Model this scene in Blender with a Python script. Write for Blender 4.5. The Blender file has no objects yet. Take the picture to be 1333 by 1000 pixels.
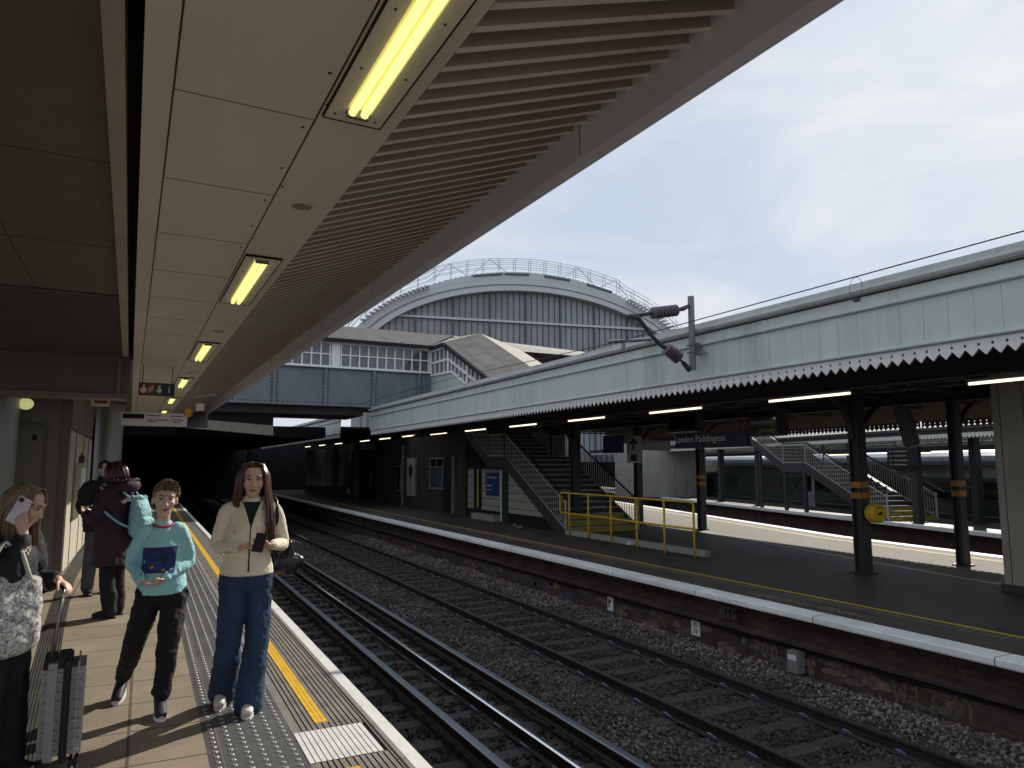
import bpy, bmesh, math, random
import numpy as np
from mathutils import Vector, Matrix, Euler, noise as mnoise
from mathutils.bvhtree import BVHTree
R_ = math.radians
random.seed(7)
rng = np.random.default_rng(7)
scene = bpy.context.scene
col = scene.collection

# ---------------------------------------------------------------- camera
CAM_H, FPX, YAW, PITCH = 1.7, 930.0, R_(27.1), R_(6.5)
cd = bpy.data.cameras.new('camera'); cam = bpy.data.objects.new('camera', cd); col.objects.link(cam)
cd.sensor_width = 36; cd.lens = 36 * FPX / 1333; cd.clip_start = .05; cd.clip_end = 3000
cam.location = (0, 0, CAM_H); cam.rotation_euler = (R_(90) + PITCH, 0, -YAW)
scene.camera = cam

# ---------------------------------------------------------------- world, sun, exposure
SUN_AZ, SUN_EL = R_(60), R_(33.5)          # azimuth from +Y towards +X
w = bpy.data.worlds.new('World'); scene.world = w; w.use_nodes = True
nt = w.node_tree; N = nt.nodes; L = nt.links
bg = N['Background']
sky = N.new('ShaderNodeTexSky'); sky.sky_type = 'NISHITA'; sky.sun_disc = False
sky.sun_elevation = SUN_EL; sky.sun_rotation = SUN_AZ; sky.air_density = 1.0; sky.dust_density = 1.2; sky.ozone_density = 1.2
tc = N.new('ShaderNodeTexCoord')
mp = N.new('ShaderNodeMapping'); mp.inputs['Scale'].default_value = (1.0, 1.0, 2.6); mp.inputs['Rotation'].default_value = (0, 0, R_(35))
L.new(tc.outputs['Generated'], mp.inputs['Vector'])
n1 = N.new('ShaderNodeTexNoise'); n1.inputs['Scale'].default_value = 2.9; n1.inputs['Detail'].default_value = 9; n1.inputs['Roughness'].default_value = .58; n1.inputs['Distortion'].default_value = .5
L.new(mp.outputs[0], n1.inputs['Vector'])
rp = N.new('ShaderNodeValToRGB'); rp.color_ramp.elements[0].position = .38; rp.color_ramp.elements[0].color = (4.45, 5.25, 6.3, 1)
rp.color_ramp.elements[1].position = .66; rp.color_ramp.elements[1].color = (6.15, 6.4, 6.75, 1)
L.new(n1.outputs['Fac'], rp.inputs['Fac'])
mx = N.new('ShaderNodeMix'); mx.data_type = 'RGBA'
mx.inputs[0].default_value = .95
L.new(rp.outputs['Color'], mx.inputs[7]); L.new(sky.outputs[0], mx.inputs[6])
L.new(mx.outputs[2], bg.inputs['Color']); bg.inputs['Strength'].default_value = .1
sl = bpy.data.lights.new('sun', 'SUN'); so = bpy.data.objects.new('sun', sl); col.objects.link(so)
sl.energy = 4.1; sl.angle = R_(.6); sl.color = (1, .93, .82)
sd = Vector((math.sin(SUN_AZ) * math.cos(SUN_EL), math.cos(SUN_AZ) * math.cos(SUN_EL), math.sin(SUN_EL)))
so.rotation_euler = sd.to_track_quat('Z', 'Y').to_euler()
scene.view_settings.view_transform = 'Standard'; scene.view_settings.look = 'None'
scene.view_settings.exposure = 0.32; scene.view_settings.gamma = 1
scene.cycles.max_bounces = 6; scene.cycles.diffuse_bounces = 5; scene.cycles.glossy_bounces = 3
scene.cycles.sample_clamp_indirect = 6

# ---------------------------------------------------------------- helpers
def mat(name, c, rough=.7, metal=0.0, var=.18, scale=3.0, bump=0.0, bscale=60.0, spec=.4, emit=None, es=0.0, stain=0.0, stretch=None, rvar=0.0):
    m = bpy.data.materials.new(name); m.use_nodes = True
    t = m.node_tree; n = t.nodes; l = t.links; b = n['Principled BSDF']
    b.inputs['Roughness'].default_value = rough; b.inputs['Metallic'].default_value = metal
    b.inputs['Specular IOR Level'].default_value = spec
    tx = n.new('ShaderNodeTexCoord'); vec = tx.outputs['Object']
    if stretch:
        mpn = n.new('ShaderNodeMapping'); mpn.inputs['Scale'].default_value = stretch; l.new(vec, mpn.inputs['Vector']); vs = mpn.outputs[0]
    else: vs = vec
    no = n.new('ShaderNodeTexNoise'); no.inputs['Scale'].default_value = scale; no.inputs['Detail'].default_value = 7; no.inputs['Roughness'].default_value = .65
    l.new(vs, no.inputs['Vector'])
    r = n.new('ShaderNodeValToRGB')
    r.color_ramp.elements[0].position = .3; r.color_ramp.elements[1].position = .72
    lo = [max(0, x * (1 - var)) for x in c]; hi = [min(1, x * (1 + var)) for x in c]
    r.color_ramp.elements[0].color = (*lo, 1); r.color_ramp.elements[1].color = (*hi, 1)
    l.new(no.outputs['Fac'], r.inputs['Fac'])
    out = r.outputs['Color']
    if stain:
        n2 = n.new('ShaderNodeTexNoise'); n2.inputs['Scale'].default_value = scale * .37; n2.inputs['Detail'].default_value = 10; n2.inputs['Roughness'].default_value = .75
        l.new(vs, n2.inputs['Vector'])
        r2 = n.new('ShaderNodeValToRGB'); r2.color_ramp.elements[0].position = .52; r2.color_ramp.elements[1].position = .68
        r2.color_ramp.elements[0].color = (0, 0, 0, 1); r2.color_ramp.elements[1].color = (stain, stain, stain, 1)
        l.new(n2.outputs['Fac'], r2.inputs['Fac'])
        mm = n.new('ShaderNodeMix'); mm.data_type = 'RGBA'; l.new(r2.outputs['Color'], mm.inputs[0]); l.new(out, mm.inputs[6])
        mm.inputs[7].default_value = (c[0] * .35, c[1] * .33, c[2] * .3, 1); out = mm.outputs[2]
    l.new(out, b.inputs['Base Color'])
    if rvar:
        mr = n.new('ShaderNodeMapRange'); mr.inputs['To Min'].default_value = rough - rvar; mr.inputs['To Max'].default_value = min(1, rough + rvar)
        l.new(no.outputs['Fac'], mr.inputs['Value']); l.new(mr.outputs[0], b.inputs['Roughness'])
    if bump:
        nb = n.new('ShaderNodeTexNoise'); nb.inputs['Scale'].default_value = bscale; nb.inputs['Detail'].default_value = 5
        l.new(vec, nb.inputs['Vector'])
        bp = n.new('ShaderNodeBump'); bp.inputs['Strength'].default_value = bump; bp.inputs['Distance'].default_value = .01
        l.new(nb.outputs['Fac'], bp.inputs['Height']); l.new(bp.outputs[0], b.inputs['Normal'])
    if emit:
        b.inputs['Emission Color'].default_value = (*emit, 1); b.inputs['Emission Strength'].default_value = es
    return m

def brickmat(name, c1, c2, mortar, bw, bh, ms=.012, axes='XZ', rough=.85, bump=.4, var=.3, offset=.5, micro=.2):
    """bricks / slabs / boards by object coordinates; axes says which coordinates run along the course and across it"""
    m = mat(name, c1, rough, var=var); t = m.node_tree; n = t.nodes; l = t.links; b = n['Principled BSDF']
    tx = n.new('ShaderNodeTexCoord'); sp = n.new('ShaderNodeSeparateXYZ'); cb = n.new('ShaderNodeCombineXYZ')
    l.new(tx.outputs['Object'], sp.inputs[0]); l.new(sp.outputs[axes[0]], cb.inputs['X']); l.new(sp.outputs[axes[1]], cb.inputs['Y'])
    bk = n.new('ShaderNodeTexBrick'); bk.offset = offset
    bk.inputs['Scale'].default_value = 1; bk.inputs['Brick Width'].default_value = bw; bk.inputs['Row Height'].default_value = bh
    bk.inputs['Mortar Size'].default_value = ms; bk.inputs['Mortar Smooth'].default_value = .1; bk.inputs['Bias'].default_value = 0
    bk.inputs['Color1'].default_value = (*c1, 1); bk.inputs['Color2'].default_value = (*c2, 1); bk.inputs['Mortar'].default_value = (*mortar, 1)
    l.new(cb.outputs[0], bk.inputs['Vector'])
    no = n.new('ShaderNodeTexNoise'); no.inputs['Scale'].default_value = 1.7; no.inputs['Detail'].default_value = 9; no.inputs['Roughness'].default_value = .7
    l.new(tx.outputs['Object'], no.inputs['Vector'])
    mr = n.new('ShaderNodeMapRange'); mr.inputs['From Min'].default_value = .3; mr.inputs['From Max'].default_value = .7; mr.inputs['To Min'].default_value = 1 - var; mr.inputs['To Max'].default_value = 1 + var
    l.new(no.outputs['Fac'], mr.inputs['Value'])
    n3 = n.new('ShaderNodeTexNoise'); n3.inputs['Scale'].default_value = 90; n3.inputs['Detail'].default_value = 4
    l.new(tx.outputs['Object'], n3.inputs['Vector'])
    mr3 = n.new('ShaderNodeMapRange'); mr3.inputs['From Min'].default_value = .3; mr3.inputs['From Max'].default_value = .7; mr3.inputs['To Min'].default_value = 1 - micro; mr3.inputs['To Max'].default_value = 1 + micro
    l.new(n3.outputs['Fac'], mr3.inputs['Value'])
    mu0 = n.new('ShaderNodeMath'); mu0.operation = 'MULTIPLY'; l.new(mr.outputs[0], mu0.inputs[0]); l.new(mr3.outputs[0], mu0.inputs[1])
    mu = n.new('ShaderNodeVectorMath'); mu.operation = 'SCALE'; l.new(bk.outputs['Color'], mu.inputs[0]); l.new(mu0.outputs[0], mu.inputs['Scale'])
    l.new(mu.outputs[0], b.inputs['Base Color'])
    bp = n.new('ShaderNodeBump'); bp.inputs['Strength'].default_value = bump; bp.inputs['Distance'].default_value = .01; bp.invert = True
    l.new(bk.outputs['Fac'], bp.inputs['Height']); l.new(bp.outputs[0], b.inputs['Normal'])
    return m

def tag(o, label=None, cat=None, group=None, kind=None):
    if label: o['label'] = label
    if cat: o['category'] = cat
    if group: o['group'] = group
    if kind: o['kind'] = kind
    return o
def empty(name, loc=(0, 0, 0), rz=0, label=None, cat=None, group=None):
    o = bpy.data.objects.new(name, None); col.objects.link(o); o.empty_display_size = .2
    o.location = loc; o.rotation_euler = (0, 0, rz); return tag(o, label, cat, group)
def meshobj(name, me, m=None, parent=None, smooth=False):
    o = bpy.data.objects.new(name, me); col.objects.link(o)
    if m is not None:
        for x in (m if isinstance(m, (list, tuple)) else [m]): me.materials.append(x)
    if parent is not None: o.parent = parent
    if smooth: me.polygons.foreach_set('use_smooth', [True] * len(me.polygons))
    return o
def copy_tree(o, parent=None):
    c = o.copy(); col.objects.link(c)
    if parent is not None: c.parent = parent
    for ch in list(o.children): copy_tree(ch, c)
    return c

class MB:
    def __init__(s): s.v = []; s.f = []; s.mi = []; s.m = 0
    def add(s, vs, fs):
        k = len(s.v); s.v += [tuple(p) for p in vs]
        for f in fs: s.f.append([k + i for i in f]); s.mi.append(s.m)
        return s
    def box(s, x0, x1, y0, y1, z0, z1):
        if x0 > x1: x0, x1 = x1, x0
        if y0 > y1: y0, y1 = y1, y0
        if z0 > z1: z0, z1 = z1, z0
        return s.add([(x0, y0, z0), (x1, y0, z0), (x1, y1, z0), (x0, y1, z0), (x0, y0, z1), (x1, y0, z1), (x1, y1, z1), (x0, y1, z1)],
                     [(0, 3, 2, 1), (4, 5, 6, 7), (0, 1, 5, 4), (1, 2, 6, 5), (2, 3, 7, 6), (3, 0, 4, 7)])
    def bar(s, a, b, w, h, up=(0, 0, 1)):
        """box from a to b, w across, h along up"""
        a = Vector(a); b = Vector(b); d = (b - a).normalized(); u = Vector(up)
        sd_ = d.cross(u)
        if sd_.length < 1e-4: sd_ = d.cross(Vector((1, 0, 0)))
        sd_.normalize(); u = sd_.cross(d).normalized()
        q = [sd_ * (w / 2 * i) + u * (h / 2 * j) for i, j in ((-1, -1), (1, -1), (1, 1), (-1, 1))]
        return s.add([a + p for p in q] + [b + p for p in q], [(3, 2, 1, 0), (4, 5, 6, 7), (0, 1, 5, 4), (1, 2, 6, 5), (2, 3, 7, 6), (3, 0, 4, 7)])
    def tube(s, pts, r, n=8, caps=True):
        pts = [Vector(p) for p in pts]; k = len(pts); rs = r if isinstance(r, (list, tuple)) else [r] * k
        base = len(s.v); prev = None
        for i, p in enumerate(pts):
            d = (pts[min(i + 1, k - 1)] - pts[max(i - 1, 0)]).normalized()
            if prev is None:
                u = d.cross(Vector((0, 0, 1)))
                if u.length < 1e-3: u = d.cross(Vector((0, 1, 0)))
            else: u = prev - d * prev.dot(d)
            u.normalize(); prev = u; v = d.cross(u)
            for j in range(n):
                a = 2 * math.pi * j / n; s.v.append(tuple(p + (u * math.cos(a) + v * math.sin(a)) * rs[i]))
        for i in range(k - 1):
            for j in range(n):
                j2 = (j + 1) % n
                s.f.append([base + i * n + j, base + i * n + j2, base + (i + 1) * n + j2, base + (i + 1) * n + j]); s.mi.append(s.m)
        if caps:
            s.f.append([base + j for j in range(n)][::-1]); s.mi.append(s.m)
            s.f.append([base + (k - 1) * n + j for j in range(n)]); s.mi.append(s.m)
        return s
    def lathe(s, prof, n=16, c=(0, 0, 0), axis='Z'):
        base = len(s.v); c = Vector(c)
        for r, z in prof:
            for j in range(n):
                a = 2 * math.pi * j / n; p = (r * math.cos(a), r * math.sin(a), z)
                if axis == 'X': p = (p[2], p[0], p[1])
                if axis == 'Y': p = (p[1], p[2], p[0])
                s.v.append(tuple(c + Vector(p)))
        for i in range(len(prof) - 1):
            for j in range(n):
                j2 = (j + 1) % n
                s.f.append([base + i * n + j, base + i * n + j2, base + (i + 1) * n + j2, base + (i + 1) * n + j]); s.mi.append(s.m)
        s.f.append([base + j for j in range(n)][::-1]); s.mi.append(s.m)
        k = len(prof) - 1; s.f.append([base + k * n + j for j in range(n)]); s.mi.append(s.m)
        return s
    def prism(s, poly, axis, a, b):
        """extrude a 2D polygon along an axis from a to b; X: (y,z), Y: (x,z), Z: (x,y)"""
        n = len(poly)
        def P(p, t): return {'X': (t, p[0], p[1]), 'Y': (p[0], t, p[1]), 'Z': (p[0], p[1], t)}[axis]
        return s.add([P(p, a) for p in poly] + [P(p, b) for p in poly],
                     [list(range(n))[::-1], list(range(n, 2 * n))] + [(i, (i + 1) % n, n + (i + 1) % n, n + i) for i in range(n)])
    def ball(s, c, r, n=10, m=6):
        if not isinstance(r, (tuple, list)): r = (r, r, r)
        c = Vector(c); base = len(s.v)
        for i in range(1, m):
            t = math.pi * i / m
            for j in range(n):
                a = 2 * math.pi * j / n
                s.v.append((c.x + r[0] * math.sin(t) * math.cos(a), c.y + r[1] * math.sin(t) * math.sin(a), c.z + r[2] * math.cos(t)))
        s.v.append((c.x, c.y, c.z + r[2])); s.v.append((c.x, c.y, c.z - r[2])); T = len(s.v) - 2; B = T + 1
        for i in range(m - 2):
            for j in range(n):
                j2 = (j + 1) % n; s.f.append([base + i * n + j, base + (i + 1) * n + j, base + (i + 1) * n + j2, base + i * n + j2]); s.mi.append(s.m)
        for j in range(n):
            j2 = (j + 1) % n
            s.f.append([T, base + j, base + j2]); s.mi.append(s.m)
            s.f.append([B, base + (m - 2) * n + j2, base + (m - 2) * n + j]); s.mi.append(s.m)
        return s
    def build(s, name, m=None, parent=None, smooth=False, fixn=True, bevel=0):
        me = bpy.data.meshes.new(name); me.from_pydata(s.v, [], s.f); me.update()
        if any(s.mi): me.polygons.foreach_set('material_index', s.mi)
        if fixn or bevel:
            b = bmesh.new(); b.from_mesh(me)
            if bevel: bmesh.ops.bevel(b, geom=list(b.edges), offset=bevel, segments=2, affect='EDGES', clamp_overlap=True)
            bmesh.ops.recalc_face_normals(b, faces=b.faces); b.to_mesh(me); b.free()
        o = meshobj(name, me, m, parent, smooth)
        if smooth and bevel == 0:
            pass
        return o

def text(s, size, m, parent, loc, rot, name='lettering', align='CENTER', extrude=.002, sx=1.0):
    cu = bpy.data.curves.new('t', 'FONT'); cu.body = s; cu.size = size; cu.align_x = align; cu.align_y = 'CENTER'; cu.extrude = extrude; cu.resolution_u = 3
    to = bpy.data.objects.new('t', cu); col.objects.link(to)
    me = bpy.data.meshes.new_from_object(to.evaluated_get(bpy.context.evaluated_depsgraph_get()))
    bpy.data.objects.remove(to); bpy.data.curves.remove(cu); me.materials.clear()
    o = meshobj(name, me, m, parent); o.location = loc; o.rotation_euler = rot; o.scale = (sx, 1, 1); return o
FACE_Y = (R_(90), 0, 0)             # writing that faces -Y
FACE_X = (R_(90), 0, R_(-90))       # writing that faces -X

# ---------------------------------------------------------------- materials
M = {}
M['slab'] = brickmat('buff_slab', (.25, .207, .147), (.225, .183, .13), (.085, .072, .055), .75, .60, .010, 'XY', .8, .25, .22, 0)
M['tact'] = brickmat('tactile', (.070, .070, .070), (.085, .085, .085), (.13, .125, .115), .50, .40, .006, 'XY', .55, .2, .25, 0)
M['stud'] = mat('stud', (.27, .265, .25), .35, var=.2)
M['rib'] = mat('rib_grey', (.185, .172, .15), .75, var=.3, scale=5, bump=.2, stain=.5)
M['groove'] = mat('groove_dirt', (.012, .012, .012), .9)
M['edgegrey'] = brickmat('edge_grey', (.20, .19, .17), (.18, .17, .155), (.05, .05, .05), .5, .6, .006, 'XY', .8, .2, .25, 0)
M['yellow'] = mat('yellow_paint', (.72, .44, .02), .6, var=.15, scale=12, stain=.35)
M['white'] = mat('white_paint', (.66, .66, .64), .6, var=.1, scale=8, stain=.3)
M['drain'] = mat('drain', (.10, .095, .085), .5, metal=.4, var=.3)
M['cream'] = mat('cream_panel', (.69, .65, .58), .5, var=.08, scale=1.2, stain=.22, stretch=(1, .35, 1))
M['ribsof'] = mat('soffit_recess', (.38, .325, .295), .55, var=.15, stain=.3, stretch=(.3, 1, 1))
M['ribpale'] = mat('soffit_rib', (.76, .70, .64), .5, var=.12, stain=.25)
M['fascia'] = mat('fascia_grey', (.70, .74, .85), .4, var=.08)
M['darkpanel'] = mat('dark_panel', (.115, .10, .092), .55, var=.15, scale=1.5)
M['black'] = mat('black', (.008, .008, .009), .7)
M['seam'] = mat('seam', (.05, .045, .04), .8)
M['steel'] = mat('steel', (.30, .30, .31), .35, metal=.7)
M['tube'] = mat('lamp_tube', (.6, .6, .4), .4, emit=(1.0, .92, .30), es=.95)
M['tube2'] = mat('lamp_tube_pale', (.6, .6, .4), .4, emit=(1.0, .93, .62), es=1.5)
M['refl'] = mat('lamp_reflector', (.75, .72, .45), .3, var=.05)
M['ballast'] = mat('ballast', (.045, .039, .036), .95, var=.6, scale=18, bump=1.0, bscale=30)
M['stone'] = mat('ballast_stone', (.20, .175, .165), .9, var=.75, scale=14)
M['sleeper'] = mat('sleeper_concrete', (.060, .053, .049), .85, var=.3, scale=9, bump=.3, stain=.6)
M['railside'] = mat('rail_rust', (.035, .028, .024), .7, var=.4, scale=12)
M['railtop'] = mat('rail_polished', (.80, .81, .83), .16, metal=1.0, var=.03, stretch=(8, .1, 8))
M['railblue'] = mat('conductor_top', (.16, .18, .21), .38, metal=.6, var=.25, stretch=(8, .3, 8))
M['clip'] = mat('rail_clip', (.14, .18, .30), .4, metal=.2)
M['asphalt'] = mat('asphalt', (.070, .062, .056), .58, var=.45, scale=1.6, bump=.45, bscale=140, stain=.75, rvar=.2)
M['asphalt2'] = mat('asphalt_pale', (.215, .195, .165), .85, var=.2, scale=4, bump=.3, bscale=120)
M['coping'] = brickmat('white_coping', (.84, .87, .88), (.78, .81, .82), (.2, .2, .2), 9, 2.3, .008, 'XY', .6, .2, .15, 0, .04)
M['platwall'] = brickmat('platform_brick', (.092, .054, .042), (.06, .043, .037), (.045, .04, .037), .23, .078, .01, 'YZ', .9, .5, .6)
M['brick'] = brickmat('dark_brick', (.065, .040, .034), (.045, .033, .03), (.04, .036, .034), .23, .078, .012, 'YZ', .9, .5, .35)
M['brickx'] = brickmat('dark_brick_side', (.085, .05, .042), (.06, .042, .038), (.05, .045, .042), .23, .078, .012, 'XZ', .9, .5, .35)
M['palegreen'] = mat('pale_green_boards', (.52, .58, .545), .55, var=.08, scale=2.2, stain=.42, stretch=(1, 1, .14))
M['valance'] = mat('valance_white', (.70, .72, .69), .6, var=.08, stain=.15)
M['gutter'] = mat('gutter', (.44, .46, .44), .5, var=.15, stain=.4)
M['iron'] = mat('painted_iron', (.042, .041, .045), .5, var=.2)
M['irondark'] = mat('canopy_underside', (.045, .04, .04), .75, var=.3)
M['amber'] = mat('amber_band', (.42, .19, .035), .6)
M['pier'] = mat('pale_pier', (.34, .32, .26), .8, var=.14, scale=1.5, bump=.15, stain=.3)
M['railyellow'] = mat('yellow_rail', (.74, .47, .03), .45, var=.12)
M['greyrail'] = mat('grey_rail', (.42, .40, .37), .45, var=.12)
M['step'] = mat('step', (.06, .06, .065), .75, var=.3)
M['nosing'] = mat('nosing', (.32, .31, .28), .6)
M['stepyellow'] = mat('step_yellow', (.40, .32, .04), .7)
M['boards'] = brickmat('cream_boarding', (.36, .35, .28), (.34, .33, .27), (.08, .08, .07), 40, .26, .014, 'YZ', .6, .4, .1, 0)
M['greendoor'] = mat('dark_green', (.02, .045, .03), .4)
M['navy'] = mat('navy_sign', (.018, .022, .055), .35, var=.05)
M['blue'] = mat('blue_sign', (.03, .05, .18), .4, var=.05)
M['signwhite'] = mat('sign_white', (.75, .75, .74), .5, var=.03)
M['grey'] = mat('mid_grey', (.22, .22, .22), .6)
M['red'] = mat('red', (.28, .03, .03), .5, var=.05)
M['green'] = mat('green', (.03, .09, .04), .5, var=.05)
M['girder'] = mat('girder_blue', (.16, .185, .21), .55, var=.2, scale=1.6, stain=.35, stretch=(1, 1, .4))
M['framewhite'] = mat('window_white', (.86, .87, .86), .5, var=.05)
M['glass'] = mat('bridge_glass', (.10, .115, .12), .08, var=.5, scale=.6, spec=.8)
M['roofslate'] = brickmat('roof_felt', (.10, .093, .095), (.085, .08, .082), (.06, .055, .055), 1.6, .7, .02, 'XY', .85, .3, .25)
M['roofside'] = brickmat('roof_felt_side', (.155, .145, .13), (.135, .125, .115), (.07, .065, .06), 1.2, .7, .02, 'YX', .85, .3, .25)
M['roofpale'] = mat('roof_pale', (.34, .32, .27), .85, var=.15)
M['shed'] = mat('shed_cladding', (.60, .605, .62), .55, var=.06, scale=.6)
M['shedglass'] = mat('shed_glass', (.34, .35, .36), .35, var=.3, scale=.18, spec=.4)
M['mullion'] = mat('mullion', (.10, .125, .14), .5)
M['shedroof'] = mat('shed_roof', (.34, .42, .52), .4, var=.12, scale=.4)
M['mastgrey'] = mat('mast_grey', (.17, .185, .19), .5, metal=.2, var=.2)
M['galv'] = mat('galvanised', (.42, .47, .49), .5, metal=.3)
M['insul'] = mat('insulator', (.12, .10, .10), .35)
M['wire'] = mat('wire', (.02, .03, .03), .5)
M['train'] = mat('train_green', (.022, .045, .042), .22, var=.1, spec=.6)
M['trainroof'] = mat('train_roof', (.20, .245, .29), .35, var=.1)
M['window'] = mat('dark_window', (.01, .012, .014), .06, spec=.8)
M['traindoor'] = mat('train_door', (.38, .38, .40), .4)
M['concrete'] = mat('concrete', (.33, .32, .30), .8, var=.15, scale=1.5, stain=.3)
M['tunnel'] = mat('near_black', (.016, .015, .017), .95, var=.3)  # near-black for the bridge opening and the walls closing the view
M['cabin'] = mat('cabin_grey', (.17, .155, .135), .6, var=.1)
M['cabinpale'] = mat('cabin_pale', (.46, .43, .35), .6, var=.1)
M['columngrey'] = mat('column_grey', (.30, .30, .29), .35, metal=.3, var=.1, stretch=(1, 1, .1))
# ================================================================ ground and near platform
mb = MB(); mb.add([(-400, -200, -1.6), (400, -200, -1.6), (400, 900, -1.6), (-400, 900, -1.6)], [(0, 1, 2, 3)])
tag(mb.build('ground', M['ballast']), kind='structure')
PY0, PY1 = -22.0, 70.0
tag(MB().box(-9, 1.53, PY0, PY1, -1.59, -.034).build('platform', M['platwall']), kind='structure')
tag(MB().box(-9, .42, PY0, PY1, -.03, 0).build('paving', M['slab']), kind='structure')
# tactile strip with domes
mb = MB(); mb.box(.42, .93, PY0, PY1, -.03, 0)
tac = tag(mb.build('tactile_paving', M['tact']), kind='structure')
mb = MB()
y = 3.2
while y < 26:
    for i in range(6):
        x = .465 + i * .084
        for k, (r, z) in enumerate(((.019, .0005), (.013, .006))): pass
        b = len(mb.v)
        for r, z in ((.018, .0003), (.012, .0055)):
            for j in range(6):
                a = j * math.pi / 3; mb.v.append((x + r * math.cos(a), y + r * math.sin(a), z))
        for j in range(6):
            j2 = (j + 1) % 6; mb.f.append([b + j, b + j2, b + 6 + j2, b + 6 + j]); mb.mi.append(0)
        mb.f.append([b + 6 + j for j in range(6)]); mb.mi.append(0)
    y += .084
tag(mb.build('tactile_dome', M['stud'], tac), kind='stuff')
# ribbed edge tiles: flat tops and real grooves, one profile run along the edge
def ribbed(name, x0, x1, y0, y1, ztop, ngr, mats, gw=.010, gd=.010):
    mb = MB(); p = (x1 - x0) / ngr
    for i in range(ngr):
        a = x0 + i * p; b = a + p - gw
        mb.m = 0; mb.add([(a, y0, ztop), (b, y0, ztop), (b, y1, ztop), (a, y1, ztop)], [(0, 1, 2, 3)])
        mb.m = 1
        mb.add([(b, y0, ztop), (b, y0, ztop - gd), (b, y1, ztop - gd), (b, y1, ztop)], [(0, 1, 2, 3)])
        mb.add([(b, y0, ztop - gd), (b + gw, y0, ztop - gd), (b + gw, y1, ztop - gd), (b, y1, ztop - gd)], [(0, 1, 2, 3)])
        mb.add([(b + gw, y0, ztop - gd), (b + gw, y0, ztop), (b + gw, y1, ztop), (b + gw, y1, ztop - gd)], [(0, 1, 2, 3)])
    return tag(mb.build(name, mats, fixn=False), kind='structure')
tag(MB().box(.932, 1.53, PY0, PY1, -.03, -.013).build('edge_slab', M['edgegrey']), kind='structure')
tag(MB().box(.932, .965, PY0, PY1, -.0125, 0).build('edge_slab', M['edgegrey']), kind='structure')
ribbed('ribbed_paving', .965, 1.10, PY0, PY1, 0, 4, [M['rib'], M['groove']])
for a, b in ((PY0, 4.22), (5.02, PY1)): ribbed('yellow_line', 1.10, 1.185, a, b, 0, 3, [M['yellow'], M['yellow']], .005, .004)
ribbed('ribbed_paving', 1.185, 1.40, PY0, 4.36, 0, 6, [M['rib'], M['groove']])
ribbed('ribbed_paving', 1.185, 1.40, 4.88, PY1, 0, 6, [M['rib'], M['groove']])
ribbed('ribbed_paving', 1.10, 1.185, 4.22, 4.36, 0, 2, [M['rib'], M['groove']])
ribbed('ribbed_paving', 1.10, 1.185, 4.88, 5.02, 0, 2, [M['rib'], M['groove']])
ribbed('white_tile', .965 - .03, 1.375, 4.36, 4.88, .004, 13, [M['white'], M['rib']], .006, .004)
tag(MB().box(1.40, 1.455, PY0, PY1, -.0125, .001).build('edge_strip', M['edgegrey']), kind='structure')
tag(MB().box(1.412, 1.425, PY0, PY1, -.0125, .004).build('edge_seam', M['groove']), kind='structure')
tag(MB().box(1.455, 1.54, PY0, PY1, -.035, .002).build('white_line', M['white']), kind='structure')
# drainage channel wandering towards the wall
dp = [(-.12, 1), (-.36, 3.2), (-.54, 5.3), (-.76, 9), (-.93, 12.4), (-.98, 16.5), (-1.0, 22), (-1.0, 30)]
mb = MB()
for i in range(len(dp) - 1):
    for k in range(9):
        o0 = -.085 + k * .021
        (xa, ya), (xb, yb) = dp[i], dp[i + 1]
        mb.m = 0; mb.add([(xa + o0, ya, .006), (xa + o0 + .012, ya, .006), (xb + o0 + .012, yb, .006), (xb + o0, yb, .006)], [(0, 1, 2, 3)])
        mb.m = 1; mb.add([(xa + o0 + .012, ya, .003), (xa + o0 + .021, ya, .003), (xb + o0 + .021, yb, .003), (xb + o0 + .012, yb, .003)], [(0, 1, 2, 3)])
tag(mb.build('drain_channel', [M['drain'], M['groove']]), kind='structure')

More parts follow.
